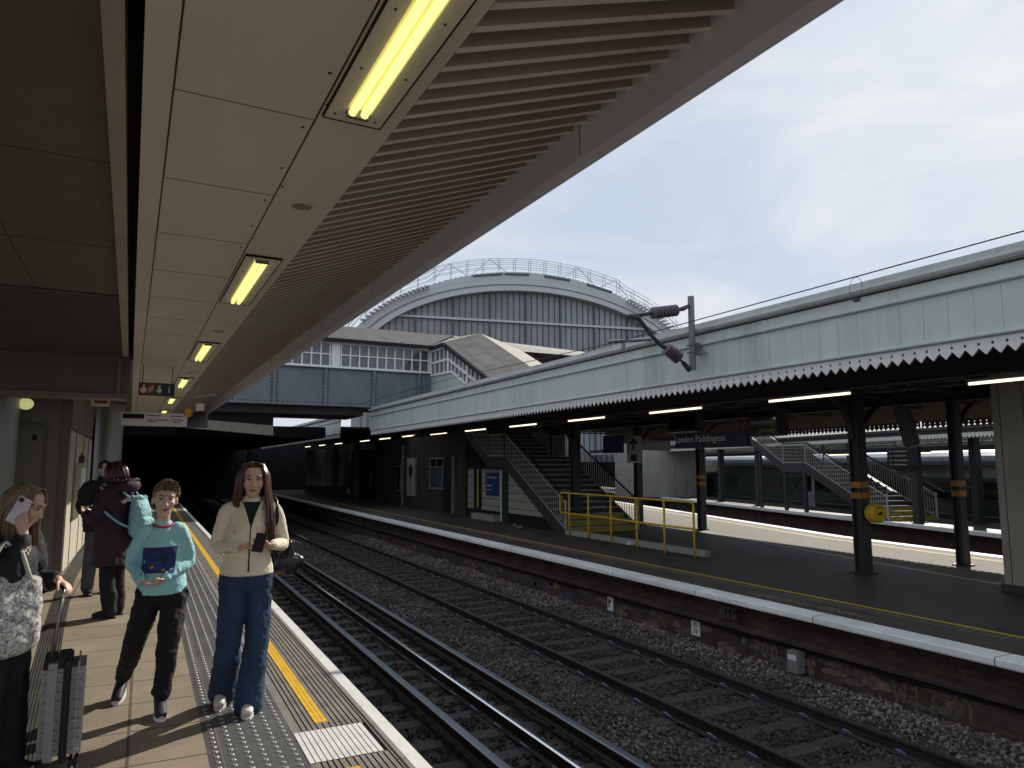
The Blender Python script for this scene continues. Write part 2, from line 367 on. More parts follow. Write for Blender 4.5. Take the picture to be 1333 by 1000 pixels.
# ================================================================ tracks
def bal_z(x, y):
    base = -1.325 + .012 * np.sin(x * 7 + y * 3.1)
    base = base + .09 * np.exp(-((x - 5.0) / .38) ** 2) * 1.0 + .13 * np.clip((x - 7.45) / .55, 0, 1)
    return base
xs = np.arange(1.53, 8.61, .06); ys = np.arange(-4, 70, .12)
gx, gy = np.meshgrid(xs, ys); gz = bal_z(gx, gy) + rng.normal(0, .008, gx.shape)
nx, ny = len(xs), len(ys); idx = np.arange(nx * ny).reshape(ny, nx)
fc = np.stack([idx[:-1, :-1], idx[:-1, 1:], idx[1:, 1:], idx[1:, :-1]], -1).reshape(-1, 4)
me = bpy.data.meshes.new('trackbed'); me.from_pydata(np.stack([gx, gy, gz], -1).reshape(-1, 3).tolist(), [], fc.tolist()); me.update()
tag(meshobj('trackbed', me, M['ballast']), kind='structure')
def stones(n, region, sz, name, avoid=None):
    phi = (1 + 5 ** .5) / 2
    iv = np.array([(-1, phi, 0), (1, phi, 0), (-1, -phi, 0), (1, -phi, 0), (0, -1, phi), (0, 1, phi), (0, -1, -phi), (0, 1, -phi), (phi, 0, -1), (phi, 0, 1), (-phi, 0, -1), (-phi, 0, 1)]) / 1.9
    it = np.array([(0, 11, 5), (0, 5, 1), (0, 1, 7), (0, 7, 10), (0, 10, 11), (1, 5, 9), (5, 11, 4), (11, 10, 2), (10, 7, 6), (7, 1, 8), (3, 9, 4), (3, 4, 2), (3, 2, 6), (3, 6, 8), (3, 8, 9), (4, 9, 5), (2, 4, 11), (6, 2, 10), (8, 6, 7), (9, 8, 1)])
    P = region(n); n = len(P); s = rng.uniform(sz[0], sz[1], n) * (1 + .02 * np.clip(P[:, 1] - 8, 0, 40))
    V = iv[None] * rng.uniform(.65, 1.25, (n, 12, 1)) * (s[:, None, None] * rng.uniform(.65, 1.3, (n, 1, 3)))
    a = rng.uniform(0, 6.28, n); ca, sa = np.cos(a)[:, None], np.sin(a)[:, None]
    X = V[..., 0] * ca - V[..., 1] * sa; Y = V[..., 0] * sa + V[..., 1] * ca; b = rng.uniform(-.8, .8, n); cb, sb = np.cos(b)[:, None], np.sin(b)[:, None]
    Z = V[..., 2] * cb + X * sb; X = X * cb - V[..., 2] * sb
    W = np.stack([X, Y, Z], -1) + P[:, None, :]
    F = (it[None] + (np.arange(n) * 12)[:, None, None]).reshape(-1, 3)
    me = bpy.data.meshes.new(name); me.vertices.add(n * 12); me.vertices.foreach_set('co', W.reshape(-1).astype(np.float32))
    me.loops.add(F.size); me.loops.foreach_set('vertex_index', F.reshape(-1).astype(np.int32)); me.polygons.add(len(F))
    me.polygons.foreach_set('loop_start', (np.arange(len(F)) * 3).astype(np.int32)); me.update(calc_edges=True)
    return me
def reg(n):
    u = rng.uniform(0, 1, n); y = 3.0 + 27 * u ** 1.75; x = rng.uniform(1.75, 8.28, n)
    keep = np.ones(n, bool)
    keep &= ~((x < 4.2) & (rng.uniform(0, 1, n) < .45))
    # most stones stay off the sleepers
    on = (np.mod(y - 3.0, .65) < .26) & (((x > 1.9) & (x < 4.45)) | ((x > 5.35) & (x < 7.65)))
    keep &= ~(on & (rng.uniform(0, 1, n) < .86))
    for rx in (2.41, 3.13, 3.845, 4.30, 5.80, 7.22): keep &= np.abs(x - rx) > .085
    x, y = x[keep], y[keep]
    return np.stack([x, y, bal_z(x, y) + rng.uniform(.0, .022, len(x))], -1)
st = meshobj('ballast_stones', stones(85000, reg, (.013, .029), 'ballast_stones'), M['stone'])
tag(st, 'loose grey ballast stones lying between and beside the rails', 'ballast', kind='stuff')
# stone colour varies stone by stone
m = M['stone']; t = m.node_tree; b = t.nodes['Principled BSDF']
geo = t.nodes.new('ShaderNodeNewGeometry'); rr = t.nodes.new('ShaderNodeValToRGB')
rr.color_ramp.elements[0].color = (.055, .044, .038, 1); rr.color_ramp.elements[1].color = (.22, .19, .17, 1)
e = rr.color_ramp.elements.new(.45); e.color = (.095, .077, .067, 1); e = rr.color_ramp.elements.new(.8); e.color = (.155, .128, .113, 1)
t.links.new(geo.outputs['Random Per Island'], rr.inputs['Fac'])
no = t.nodes.new('ShaderNodeTexNoise'); no.inputs['Scale'].default_value = .9; no.inputs['Detail'].default_value = 4
t.links.new(geo.outputs['Position'], no.inputs['Vector'])
mr = t.nodes.new('ShaderNodeMapRange'); mr.inputs['From Min'].default_value = .3; mr.inputs['From Max'].default_value = .7; mr.inputs['To Min'].default_value = .55; mr.inputs['To Max'].default_value = 1.3
t.links.new(no.outputs['Fac'], mr.inputs['Value'])
sx_ = t.nodes.new('ShaderNodeSeparateXYZ'); t.links.new(geo.outputs['Position'], sx_.inputs[0])   # darker stone under the near track, paler by the wall
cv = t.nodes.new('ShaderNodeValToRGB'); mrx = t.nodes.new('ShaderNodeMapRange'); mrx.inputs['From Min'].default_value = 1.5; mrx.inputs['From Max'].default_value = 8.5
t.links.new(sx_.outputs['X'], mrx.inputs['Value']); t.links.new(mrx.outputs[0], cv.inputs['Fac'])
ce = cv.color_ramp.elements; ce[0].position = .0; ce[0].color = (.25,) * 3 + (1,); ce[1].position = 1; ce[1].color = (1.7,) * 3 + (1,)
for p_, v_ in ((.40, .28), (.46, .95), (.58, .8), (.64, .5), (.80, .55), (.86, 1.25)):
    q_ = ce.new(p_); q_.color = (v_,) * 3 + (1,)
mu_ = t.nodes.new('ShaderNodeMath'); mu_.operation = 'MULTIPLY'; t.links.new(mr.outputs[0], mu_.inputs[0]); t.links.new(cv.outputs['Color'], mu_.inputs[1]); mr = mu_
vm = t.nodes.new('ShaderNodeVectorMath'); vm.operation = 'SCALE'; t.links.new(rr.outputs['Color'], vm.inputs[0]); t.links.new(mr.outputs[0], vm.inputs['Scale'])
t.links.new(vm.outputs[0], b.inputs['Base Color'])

def rail(x, label, top=-1.15, head=.07, topmat='railtop', h=.16, y1=70, webw=.02):
    mb = MB(); z0 = top - h
    prof = [(-.07, z0), (.07, z0), (.07, z0 + .014), (webw, z0 + .03), (webw, top - .045), (head / 2, top - .035), (head / 2, top - .006), (head / 2 - .012, top), (-head / 2 + .024, top), (-head / 2, top - .0075), (-head / 2, top - .035), (-webw, top - .045), (-webw, z0 + .03), (-.07, z0 + .014)]
    n = len(prof); a, b = -4, y1
    mb.add([(x + p[0], a, p[1]) for p in prof] + [(x + p[0], b, p[1]) for p in prof], [])
    for i in range(n):
        j = (i + 1) % n; mb.f.append([i, j, n + j, n + i]); mb.mi.append(1 if i in (6, 7, 8) else 0)
    mb.f.append(list(range(n))[::-1]); mb.mi.append(0); mb.f.append(list(range(n, 2 * n))); mb.mi.append(0)
    return tag(mb.build('rail', [M['railside'], M[topmat]]), label, 'rail', 'rails of the two tracks')
rail(2.41, 'running rail closest to the near platform edge, half hidden below its white line')
rail(3.845, 'running rail with the brightest polished top, middle of the near track')
rail(3.13, 'wide blue-grey topped conductor rail, first rail right of the near platform edge', -1.08, .10, 'railblue', .13, 70, .03)
rail(4.30, 'dark heavy conductor rail just right of the brightest rail', -1.08, .10, 'railblue', .13, 70, .03)
rail(5.80, 'brown rusty rail of the far track with blue clips on its left side', topmat='railside', webw=.016)
rail(7.22, 'brown rusty rail nearest the brick wall of the far platform', topmat='railside', webw=.016)
def sleeper(x0, x1, rails_, label, group):
    s = empty('sleeper', (0, 0, 0), 0, label, 'sleeper', group)
    MB().box(x0, x1, -.125, .125, -1.44, -1.308).build('body', M['sleeper'], s, bevel=.012)
    for rx in rails_:
        for sgn in (-1, 1):
            c = MB(); q = rx + sgn * .1
            c.tube([(q - .03 * sgn, -.05, -1.29), (q, -.055, -1.25), (q + .03 * sgn, -.03, -1.225), (q + .03 * sgn, .03, -1.225), (q, .055, -1.25), (q - .03 * sgn, .05, -1.285)], .010, 5)
            c.build('rail_clip', M['clip'], s)
    return s
p1 = sleeper(1.95, 4.42, (2.41, 3.845), 'dark grey sleeper under the near track', 'sleepers of the near track')
p2 = sleeper(5.30, 7.70, (5.80, 7.22), 'dark grey sleeper with blue clips under the far track', 'sleepers of the far track')
for k in range(44):
    for p in (p1, p2):
        o = p if k == 0 else copy_tree(p)
        o.location = (0, 3.0 + .65 * k + .13 + (.0 if p is p1 else .02 * math.sin(k * 2.3)), 0)
        o.rotation_euler = (0, 0, random.uniform(-.008, .008))
# conductor rail pots, parts of nothing: small insulators carry the rails
pot = MB().lathe([(.05, -1.31), (.05, -1.26), (.035, -1.25), (.035, -1.215), (.045, -1.21)], 8).build('insulator_pot', M['insul'])
tag(pot, 'small dark insulator pot carrying a conductor rail', 'insulator', 'insulators under the conductor rails')
for k in range(10):
    for x in (3.13, 4.30):
        o = pot if (k == 0 and x < 4) else pot.copy()
        if o is not pot: col.objects.link(o)
        o.location = (x, 4.5 + 1.95 * k, 0)

# ================================================================ near canopy
ROT = R_(.9)
can = empty('platform_canopy', (0, 0, 0), ROT, 'long low canopy over the near platform with cream panels and brown ribbed soffit', 'canopy')
CY0, CY1 = -1.0, 27.0  # canopy cut short behind the camera so sky light brightens the people
mb = MB(); mb.box(-.035, .97, CY0, CY1, 3.2, 3.26); mb.build('cream_soffit', M['cream'], can)
mb = MB()
for x in (.075, .635): mb.box(x - .004, x + .004, CY0, CY1, 3.1985, 3.2005)
for k in range(-3, 27): mb.box(.079, .631, k + .03 - .0025, k + .03 + .0025, 3.1986, 3.2005)
for k in range(-12, 100):
    if k % 4 != 1: mb.lathe([(.0085, 3.1975), (.0085, 3.201)], 6, (.60 + .05 * (k % 2), k * .25 + .12, 0))
mb.build('panel_joint', M['seam'], can)
# ribbed soffit rising to the fascia
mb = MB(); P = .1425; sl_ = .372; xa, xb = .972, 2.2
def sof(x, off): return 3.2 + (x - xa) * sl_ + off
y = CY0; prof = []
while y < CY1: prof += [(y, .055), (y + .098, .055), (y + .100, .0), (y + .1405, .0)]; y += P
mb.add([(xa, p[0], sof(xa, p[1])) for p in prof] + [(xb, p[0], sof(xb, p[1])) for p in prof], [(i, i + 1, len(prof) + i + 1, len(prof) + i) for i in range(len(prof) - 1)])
mb.mi = [1 if i % 4 == 2 else 0 for i in range(len(mb.f))]  # recess faces take the darker colour, shade between ribs painted in
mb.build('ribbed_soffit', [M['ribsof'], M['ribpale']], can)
mb = MB(); mb.box(2.2, 2.23, CY0, CY1, 3.475, 3.79); mb.box(2.2, 2.27, CY0, CY1, 3.455, 3.474)
mb.box(2.27, 2.295, CY0, CY1, 3.45, 3.95); mb.build('fascia_beam', M['fascia'], can)
mb = MB()
for k in range(-1, 7): mb.box(2.1985, 2.2005, k * 4 + 3.3, k * 4 + 3.306, 3.477, 3.66)
mb.build('fascia_joint', M['seam'], can)
mb = MB(); mb.box(-9, 2.268, CY0, CY1, 3.84, 3.95); mb.build('roof_deck', M['black'], can)
# left of the cream strip: slot, fin, dark panels, louvres
mb = MB(); mb.box(-.165, -.095, CY0, 11.2, 3.2, 3.5); mb.build('edge_fin', M['ribsof'], can)
mb = MB(); mb.box(-.094, -.037, CY0, CY1, 3.5, 3.52); mb.box(-.037, -.035, CY0, CY1, 3.2601, 3.5); mb.build('dark_slot', M['black'], can)
mb = MB(); mb.box(-7, -.167, CY0, 8.3, 3.45, 3.5); mb.build('dark_ceiling_panel', M['darkpanel'], can)
mb = MB()
for y in (.9, 2.75, 4.62, 6.48): mb.box(-7, -.168, y, y + .006, 3.4485, 3.4505)
mb.box(-.92, -.914, CY0, 8.3, 3.4486, 3.4504); mb.build('panel_joint', M['black'], can)
mb = MB(); y = 8.32
while y < 11.25:
    z = 3.45 - (y - 8.3) / 3 * .25; mb.box(-7, -.168, y, y + .055, z - .02, z + .02); y += .085
mb.build('louvre_panel', M['darkpanel'], can)
mb = MB(); mb.add([(-7, 8.3, 3.49), (-.168, 8.3, 3.49), (-.168, 11.3, 3.25), (-7, 11.3, 3.25)], [(0, 1, 2, 3)]); mb.build('louvre_back', M['black'], can)
mb = MB(); mb.box(-7, -.06, 11.3, 11.7, 2.68, 3.46); mb.build('cross_beam', M['darkpanel'], can)
mb = MB(); mb.box(-7, -.1, 11.26, 11.74, 2.62, 2.68); mb.box(-7, -.1, 11.27, 11.2995, 3.17, 3.2); mb.tube([(-.2, 11.2, 3.18), (-.2, 11.2, 2.62)], .02, 6); mb.build('beam_trim', M['cabin'], can)
mb = MB(); mb.box(-7, -.037, 11.72, CY1, 3.22, 3.27); mb.build('dark_ceiling_panel', M['darkpanel'], can)
mb = MB(); mb.box(-7, 2.33, CY1, CY1 + .05, 3.0, 3.95); mb.build('end_panel', M['darkpanel'], can)

def clight(y1, label):
    c = empty('ceiling_light', (0, 0, 0), ROT, label, 'ceiling light', 'fluorescent lights along the near canopy')
    y0 = y1 - 1.62; x0, x1 = .68, .875
    f = MB(); f.box(x0 - .025, x0 + .045, y0 - .03, y1 + .03, 3.186, 3.1985); f.box(x1 - .045, x1 + .025, y0 - .03, y1 + .03, 3.186, 3.1985)
    f.box(x0 + .0455, x1 - .0455, y0 - .03, y0 + .04, 3.186, 3.1985); f.box(x0 + .0455, x1 - .0455, y1 - .04, y1 + .03, 3.186, 3.1985)
    fr = f.build('frame', M['cream'], c)
    s = MB()
    for a, b in (((x0 - .031, y0 - .036), (x0 - .0255, y1 + .036)), ((x1 + .0255, y0 - .036), (x1 + .031, y1 + .036)), ((x0 - .0255, y0 - .036), (x1 + .0255, y0 - .0305)), ((x0 - .0255, y1 + .0305), (x1 + .0255, y1 + .036))):
        s.box(a[0], b[0], a[1], b[1], 3.183, 3.1986)
    s.build('gasket', M['black'], fr)
    s = MB()
    for k in range(5):
        for x in (x0 + .01, x1 - .01): s.lathe([(.006, 3.183), (.006, 3.187)], 6, (x, y0 + .02 + k * (y1 - y0 - .04) / 4, 0))
    s.build('screw', M['seam'], fr)
    MB().box(x0 + .046, x1 - .046, y0 + .041, y1 - .041, 3.1975, 3.1995).build('reflector', M['refl'], c)
    for x in (x0 + .072, x1 - .072):
        MB().tube([(x, y0 + .06, 3.180), (x, y1 - .07, 3.180)], .0165, 10).build('tube', M['tube'], c, smooth=True)
    for ya, yb in ((y1 - .07, y1 - .045), (y0 + .045, y0 + .06)): MB().box(x0 + .05, x1 - .05, ya, yb, 3.165, 3.197).build('end_cap', M['grey'], c)
    return c
for y1, lb in ((2.92, 'large fluorescent ceiling light nearest the top edge of the photo, cut off above'), (6.92, 'second fluorescent ceiling light along the cream soffit, before the round speaker row'), (11.0, 'third fluorescent ceiling light along the cream soffit'), (15.0, 'fourth fluorescent ceiling light, above the red green and blue sign'), (19.0, 'fifth fluorescent ceiling light, small, beyond the coloured sign'), (23.0, 'farthest small fluorescent ceiling light at the end of the canopy')): clight(y1, lb)
for y, lb in ((4.1, 'round grey ceiling speaker between the first and second lights'), (8.5, 'round grey ceiling speaker beyond the second light'), (12.6, 'farthest round ceiling speaker along the cream strip')):
    s = empty('ceiling_speaker', (0, 0, 0), ROT, lb, 'speaker', 'round speakers in the cream soffit')
    MB().lathe([(.07, 3.1995), (.07, 3.192), (.058, 3.188), (.056, 3.194)], 24, (.80, y, 0)).build('rim', M['cream'], s, smooth=False)
    MB().lathe([(.055, 3.1975), (.055, 3.1885)], 24, (.80, y, 0)).build('grille', M['grey'], s)
# speaker boxes / camera cluster at the canopy end
c = empty('camera_bracket', (.76, 14.0, 2.98), 0, 'camera cluster with small yellow face on a bracket below the ribbed soffit', 'camera')
mb = MB(); mb.tube([(.03, 0, .45), (.03, 0, -.02)], .016, 6); mb.bar((-.02, 0, -.05), (.35, 0, .0), .05, .05); mb.tube([(.05, 0, .2), (-.15, .0, .02)], .008, 5); mb.build('bracket', M['steel'], c)
MB().lathe([(.07, -.06), (.08, -.02), (.08, .1), (.05, .12)], 12, (-.10, 0, -.34), 'Y').build('housing', M['grey'], c)
MB().box(-.16, -.06, -.09, -.065, -.42, -.28).build('yellow_face', M['yellow'], c)
MB().box(.02, .15, -.08, .1, -.30, -.18).build('white_box', M['signwhite'], c)

# hanging signs
def hang(s, xs_, y, z, ztop, m='grey'):
    mb = MB()
    for x in xs_: mb.tube([(x, y, z), (x, y, ztop)], .008, 6)
    mb.build('hanger', M[m], s)
s = empty('pictogram_sign', (.115, 12.0, 2.84), 0, 'hanging sign with red, green and blue pictogram panels under the cream soffit', 'sign')
MB().box(-.24, .24, -.03, .03, -.095, .095).build('box', M['black'], s)
for x0, x1, cm, ic in ((-.235, -.035, 'red', 0), (-.03, .09, 'green', 1), (.095, .235, 'navy', 2)):
    p = MB().box(x0, x1, -.035, -.0302, -.09, .09).build('panel', M[cm], s)
    cx = (x0 + x1) / 2
    if ic == 2: text('i', .17, M['signwhite'], p, (cx, -.038, 0), FACE_Y)
    else:
        g = MB()
        if ic == 0:
            g.lathe([(.045, -.0385), (.045, -.0355)], 14, (cx - .045, 0, -.02), 'Y'); g.box(cx - .06, cx - .03, -.0385, -.0355, .03, .06)
            for q in (.03, 0, -.03): g.bar((cx + .02, -.037, q - .02), (cx + .09, -.037, q + .025), .003, .012)
        else: g.lathe([(.035, -.0385), (.035, -.0355)], 14, (cx, 0, -.02), 'Y'); g.box(cx - .015, cx + .015, -.0385, -.0355, .02, .06)
        g.build('symbol', M['signwhite'], p)
hang(s, (-.2, .2), 0, .09, .36)
s = empty('direction_sign', (.15, 17.0, 2.68), 0, 'long white hanging direction sign with a black block at its left end', 'sign')
MB().box(-.63, .63, -.03, .03, -.15, .13).build('board', M['signwhite'], s)
b_ = MB().box(-.60, -.20, -.035, -.0302, .0, .10).build('black_block', M['black'], s)
mb = MB()
for x0, x1, z in ((-.14, .10, .07), (-.14, .26, -.02), (-.14, .02, -.06), (.30, .55, .07), (.34, .56, -.01), (.36, .50, -.06)): mb.box(x0, x1, -.0345, -.0302, z - .008, z + .008)
mb.build('text_line', M['navy'], s)
hang(s, (-.5, .5), 0, .12, .52)
s = empty('notice_sign', (-.77, 15.0, 2.83), 0, 'small white hanging sign with a red bar beside the cabin', 'sign')
MB().box(-.15, .15, -.02, .02, -.06, .06).build('board', M['signwhite'], s); MB().box(-.09, .12, -.025, -.0202, -.005, .045).build('red_bar', M['red'], s); hang(s, (-.1, .1), 0, .055, .4)

# cabin, columns and wall boxes on the left
cb = empty('platform_cabin', (-1.07, 13, 0), 0, 'grey panelled cabin with a flush door behind the woman on the phone', 'cabin')
MB().box(-4, 0, 0, 5.5, .004, 3.2).build('wall', M['cabin'], cb)
mb = MB(); mb.box(-.98, -.30, -.02, -.0005, .05, 2.25); d_ = mb.build('door', M['cabin'], cb)
mb = MB()
for x in (-1.01, -.29): mb.box(x - .02, x + .02, -.03, -.0005, .05, 2.3)
mb.box(-1.03, -.27, -.03, -.0005, 2.3, 2.34); mb.build('door_frame', M['darkpanel'], cb)
MB().box(-.46, -.40, -.03, -.021, 2.08, 2.16).build('number_plate', M['black'], d_)
MB().box(-.08, .025, -.03, -.0005, .004, 3.19).build('corner_post', M['darkpanel'], cb)
MB().box(.0005, .02, .30, 5.4, .05, 2.25).build('side_panel', M['cabinpale'], cb)
MB().box(.0005, .016, .30, 5.4, 2.3, 3.18).build('upper_panel', M['cabin'], cb)
mb = MB()
for y in (1.2, 2.9, 4.2): mb.box(.0205, .03, y, y + .02, .05, 2.24)
mb.build('panel_joint', M['seam'], cb)
s = empty('warning_notice', (-2.28, 12.97, 1.38), 0, 'yellow and red warning notice on the grey cabin wall', 'notice')
MB().box(-.12, .12, -.012, .012, .0, .15).build('yellow_notice', M['yellow'], s); MB().box(-.12, .12, -.012, .012, -.22, -.005).build('red_notice', M['red'], s)
for y, z, lb in ((14.6, 1.25, 'pale rounded cabinet fixed to the cabin side wall'),):
    s = empty('wall_cabinet', (-1.045, y, z), 0, lb, 'cabinet')
    MB().box(.0, .10, -.5, .5, -.45, .45).build('box', M['cabinpale'], s, bevel=.03)
    MB().box(.1005, .118, -.44, .44, -.40, .40).build('door', M['signwhite'], s, bevel=.008)
    MB().box(.1185, .13, .3, .34, -.06, .06).build('lock', M['black'], s)
s = empty('alarm_unit', (-1.045, 14.3, 1.80), 0, 'small dark red alarm unit fixed above the pale wall cabinet', 'alarm')
MB().lathe([(.04, -.06), (.05, 0), (.05, .05), (.02, .07), (.012, .11)], 10, (.09, 0, 0)).build('bell', mat('dark_maroon', (.07, .02, .018), .5), s); MB().box(0, .05, -.06, .06, -.05, .12).build('back_box', M['signwhite'], s)
for x, y, r, lb in ((-1.97, 12.25, .35, 'round grey column at the left edge beneath the cross beam'), (-.80, 20.0, .30, 'round grey column standing beyond the cabin'), (-1.0, 25.5, .3, 'farthest round grey column in the dark beyond the cabin')):
    c = empty('round_column', (x, y, 0), 0, lb, 'column', 'round columns of the near platform')
    MB().lathe([(r, .06), (r, 3.21)], 28).build('shaft', M['columngrey'], c, smooth=False); MB().lathe([(r + .03, .002), (r + .03, .06)], 28).build('base', M['grey'], c)
s = empty('globe_lamp', (-1.56, 12.3, 2.58), 0, 'greenish yellow globe lamp beside the left column', 'lamp')
MB().ball((0, 0, 0), (.10, .10, .085), 14, 8).build('globe', mat('globe_glass', (.5, .52, .35), .3, emit=(.85, .9, .35), es=.35), s, smooth=True); MB().lathe([(.05, .06), (.05, .12), (.03, .13)], 12).build('cap', M['grey'], s); MB().tube([(0, 0, .12), (0, .1, .62)], .012, 6).build('stem', M['grey'], s)
# ================================================================ far platform (island) and its canopy
ZP = -.3
near_x = 8.02
far_edge = [(15.9, -4), (16.6, 5), (17.13, 9.4), (17.87, 14.1), (19.9, 20.7), (21.5, 26), (24.5, 36), (27, 46), (29, 62)]
pale_edge = [(12.2, -4), (12.9, 5), (13.4, 8), (14.4, 12.3), (15.2, 16), (16.5, 21), (18.6, 27), (22, 36), (25, 46), (27, 62)]
def sheet(name, poly, z0, z1, m, kind='structure'):
    return tag(MB().prism(poly, 'Z', z0, z1).build(name, m), kind=kind)
sheet('platform', [(8.35, -4), (8.35, 62)] + [(p[0] - .3, p[1]) for p in far_edge[::-1]], -1.59, ZP - .034, M['platwall'])
sheet('asphalt_paving', [(9.27, -4), (9.27, 62)] + pale_edge[::-1], ZP - .03, ZP, M['asphalt'])
sheet('pale_paving', pale_edge + [(p[0] - .35, p[1]) for p in far_edge[::-1]], ZP - .03, ZP, M['asphalt2'])
sheet('white_edge_line', [(p[0] - .35, p[1]) for p in far_edge] + far_edge[::-1], ZP - .10, ZP, M['coping'])
sheet('yellow_edge_line', [(p[0] - 1.15, p[1]) for p in far_edge] + [(p[0] - .85, p[1]) for p in far_edge[::-1]], ZP + .0005, ZP + .004, mat('faded_tactile', (.42, .36, .20), .8))
sheet('thin_white_line', [(p[0] - .3, p[1]) for p in pale_edge] + [(p[0] - .24, p[1]) for p in pale_edge[::-1]], ZP + .0005, ZP + .004, M['white'])
tag(MB().box(8.36, 8.95, -4, 62, ZP - .03, ZP - .001).build('asphalt_paving', M['asphalt']), kind='structure')
tag(MB().box(8.95, 9.22, -4, 62, ZP - .03, ZP).build('faded_tactile_strip', brickmat('buff_band', (.17, .14, .115), (.14, .115, .095), (.05, .045, .04), .4, .1, .02, 'XY', .85, .3, .3, 0)), kind='structure')
tag(MB().box(9.22, 9.27, -4, 62, ZP - .03, ZP + .003).build('yellow_line', M['yellow']), kind='structure')
tag(MB().box(8.02, 8.36, -4, 62, ZP - .09, ZP + .004).build('white_coping', M['coping'], bevel=.015), kind='structure')
o = tag(text('MIND THE GAP', .26, mat('worn_letter', (.25, .20, .14), .8), None, (8.66, 7.6, ZP + .0015), (0, 0, R_(90)), 'platform_lettering', extrude=.001, sx=1.15), kind='structure')
# brick face of the platform, ledge, cable and marks
fw = tag(MB().box(8.30, 8.349, -4, 62, -1.59, -.40).build('platform_face', M['platwall']), kind='structure')
tag(MB().box(8.20, 8.299, -4, 62, -.80, -.72).build('brick_ledge', M['platwall']), kind='structure')
mb = MB(); mb.tube([(8.26, -4 + i * .9, -.83 - .012 * (i % 3)) for i in range(73)], .022, 6)
tag(mb.build('lineside_cable', M['black']), 'black cable sagging along the brick face of the far platform', 'cable')
graf = mat('graffiti_white', (.17, .16, .15), .9, var=.6, scale=14); grafy = mat('graffiti_yellow', (.115, .105, .055), .9, var=.6, scale=14)
GLYPH = {'M': [[(0, 0), (.1, 1), (.45, .3), (.8, 1), (.95, 0)]], 'T': [[(0, .95), (1, 1)], [(.5, 1), (.45, 0)]], 'G': [[(.95, .85), (.5, 1), (.08, .6), (.2, .1), (.7, 0), (.95, .4), (.55, .45)]],
         '7': [[(0, .9), (.9, 1), (.35, 0)], [(.2, .5), (.8, .55)]], '0': [[(.5, 1), (.1, .6), (.2, .1), (.6, 0), (.9, .4), (.8, .85), (.5, 1)]],
         'W': [[(0, 1), (.22, 0), (.5, .7), (.75, .05), (1, 1)]], '1': [[(.2, .75), (.5, 1), (.5, 0)]], '3': [[(.1, .95), (.8, .9), (.35, .55), (.85, .3), (.5, 0), (.05, .1)]], 'C': [[(.9, .85), (.4, 1), (.05, .5), (.4, .03), (.95, .15)]]}
def graffiti(word, size, y, z, m, lb, wd=.022):
    """brush-stroke letters on the brick face, read from the track (reading direction is -Y)"""
    mb = MB(); x = 8.2975; cy = y + .5 * size * len(word) * .85; r = random.Random(len(word) + int(size * 100))
    for ch in word:
        for st_ in GLYPH.get(ch, []):
            P = [(cy - p[0] * size * .68 + r.uniform(-.012, .012), z + p[1] * size - size / 2 + r.uniform(-.012, .012)) for p in st_]
            for (ya, za), (yb, zb) in zip(P, P[1:]):
                d = math.hypot(yb - ya, zb - za) or 1; nx_, nz_ = -(zb - za) / d, (yb - ya) / d; wa, wb = wd * r.uniform(.6, 1.1), wd * r.uniform(.5, 1.0)
                n_ = 3; 
                mb.add([(x, ya + nx_ * wa, za + nz_ * wa), (x, yb + nx_ * wb, zb + nz_ * wb), (x, yb - nx_ * wb, zb - nz_ * wb), (x, ya - nx_ * wa, za - nz_ * wa)], [(0, 1, 2, 3)]); x -= .00006
        cy -= size * .85
    tag(mb.build('graffiti', m), lb, 'graffiti')
graffiti('MTG', .15, 8.75, -.60, graf, 'faint white tag scrawled high on the platform brick wall', .013)
graffiti('700', .20, 8.0, -1.0, graf, 'pale graffiti numerals low on the brick wall left of the grey trackside box', .013)
graffiti('W13CT', .25, 5.45, -1.03, grafy, 'large yellowish graffiti letters on the brick wall at lower right of the photo', .021)
def blots(n, y0, y1, z0, z1, c, lb, seed):
    r = random.Random(seed); mb = MB(); x = 8.2985
    for k in range(n):
        cy, cz = r.uniform(y0, y1), r.uniform(z0, z1); ry, rz = r.uniform(.06, .30), r.uniform(.02, .10); m_ = 14; x -= .00002
        mb.add([(x, cy + ry * math.cos(2 * math.pi * j / m_) * r.uniform(.5, 1.1), cz + rz * math.sin(2 * math.pi * j / m_) * r.uniform(.5, 1.1)) for j in range(m_)], [tuple(range(m_))])
    tag(mb.build('paint_patches', mat('patch_paint', c, .9, var=.6, scale=11)), lb, 'paint patches', kind='stuff')
blots(34, 9.5, 24, -1.14, -.88, (.045, .065, .11), 'faded blue paint patches along the brick platform wall', 3)
blots(40, 5, 24, -1.2, -.86, (.17, .11, .095), 'worn pinkish paint patches low on the brick platform wall', 5)
blots(40, 5, 26, -1.2, -.86, (.10, .095, .085), 'grey paint smears low on the brick platform wall', 8)
s = empty('trackside_box', (8.28, 7.38, -1.28), 0, 'pale grey junction box standing against the brick platform wall', 'junction box')
MB().box(-.14, .01, -.10, .10, .12, .42).build('box', M['grey'], s, bevel=.01); MB().box(-.145, -.1405, -.07, .07, .30, .37).build('label_plate', M['signwhite'], s); MB().box(-.1, .0, -.03, .03, 0, .12).build('post', M['grey'], s)
s = empty('number_plate', (8.285, 9.5, -.93), 0, 'white plate with black figures 1 00 78 on the brick platform wall', 'number plate')
MB().box(-.008, .008, -.10, .10, -.17, .17).build('plate', M['signwhite'], s)
for tx_, z in (('1', .10), ('00', 0), ('78', -.10)): text(tx_, .11, M['black'], s, (-.0095, 0, z), FACE_X, extrude=.001)
s = empty('signal_plate', (8.285, 11.95, -.95), 0, 'small white plate with a black arrow and yellow top on the brick wall', 'marker plate')
MB().box(-.008, .008, -.09, .09, -.18, .10).build('plate', M['signwhite'], s); MB().box(-.008, .008, -.09, .09, .1005, .19).build('yellow_top', M['yellow'], s)
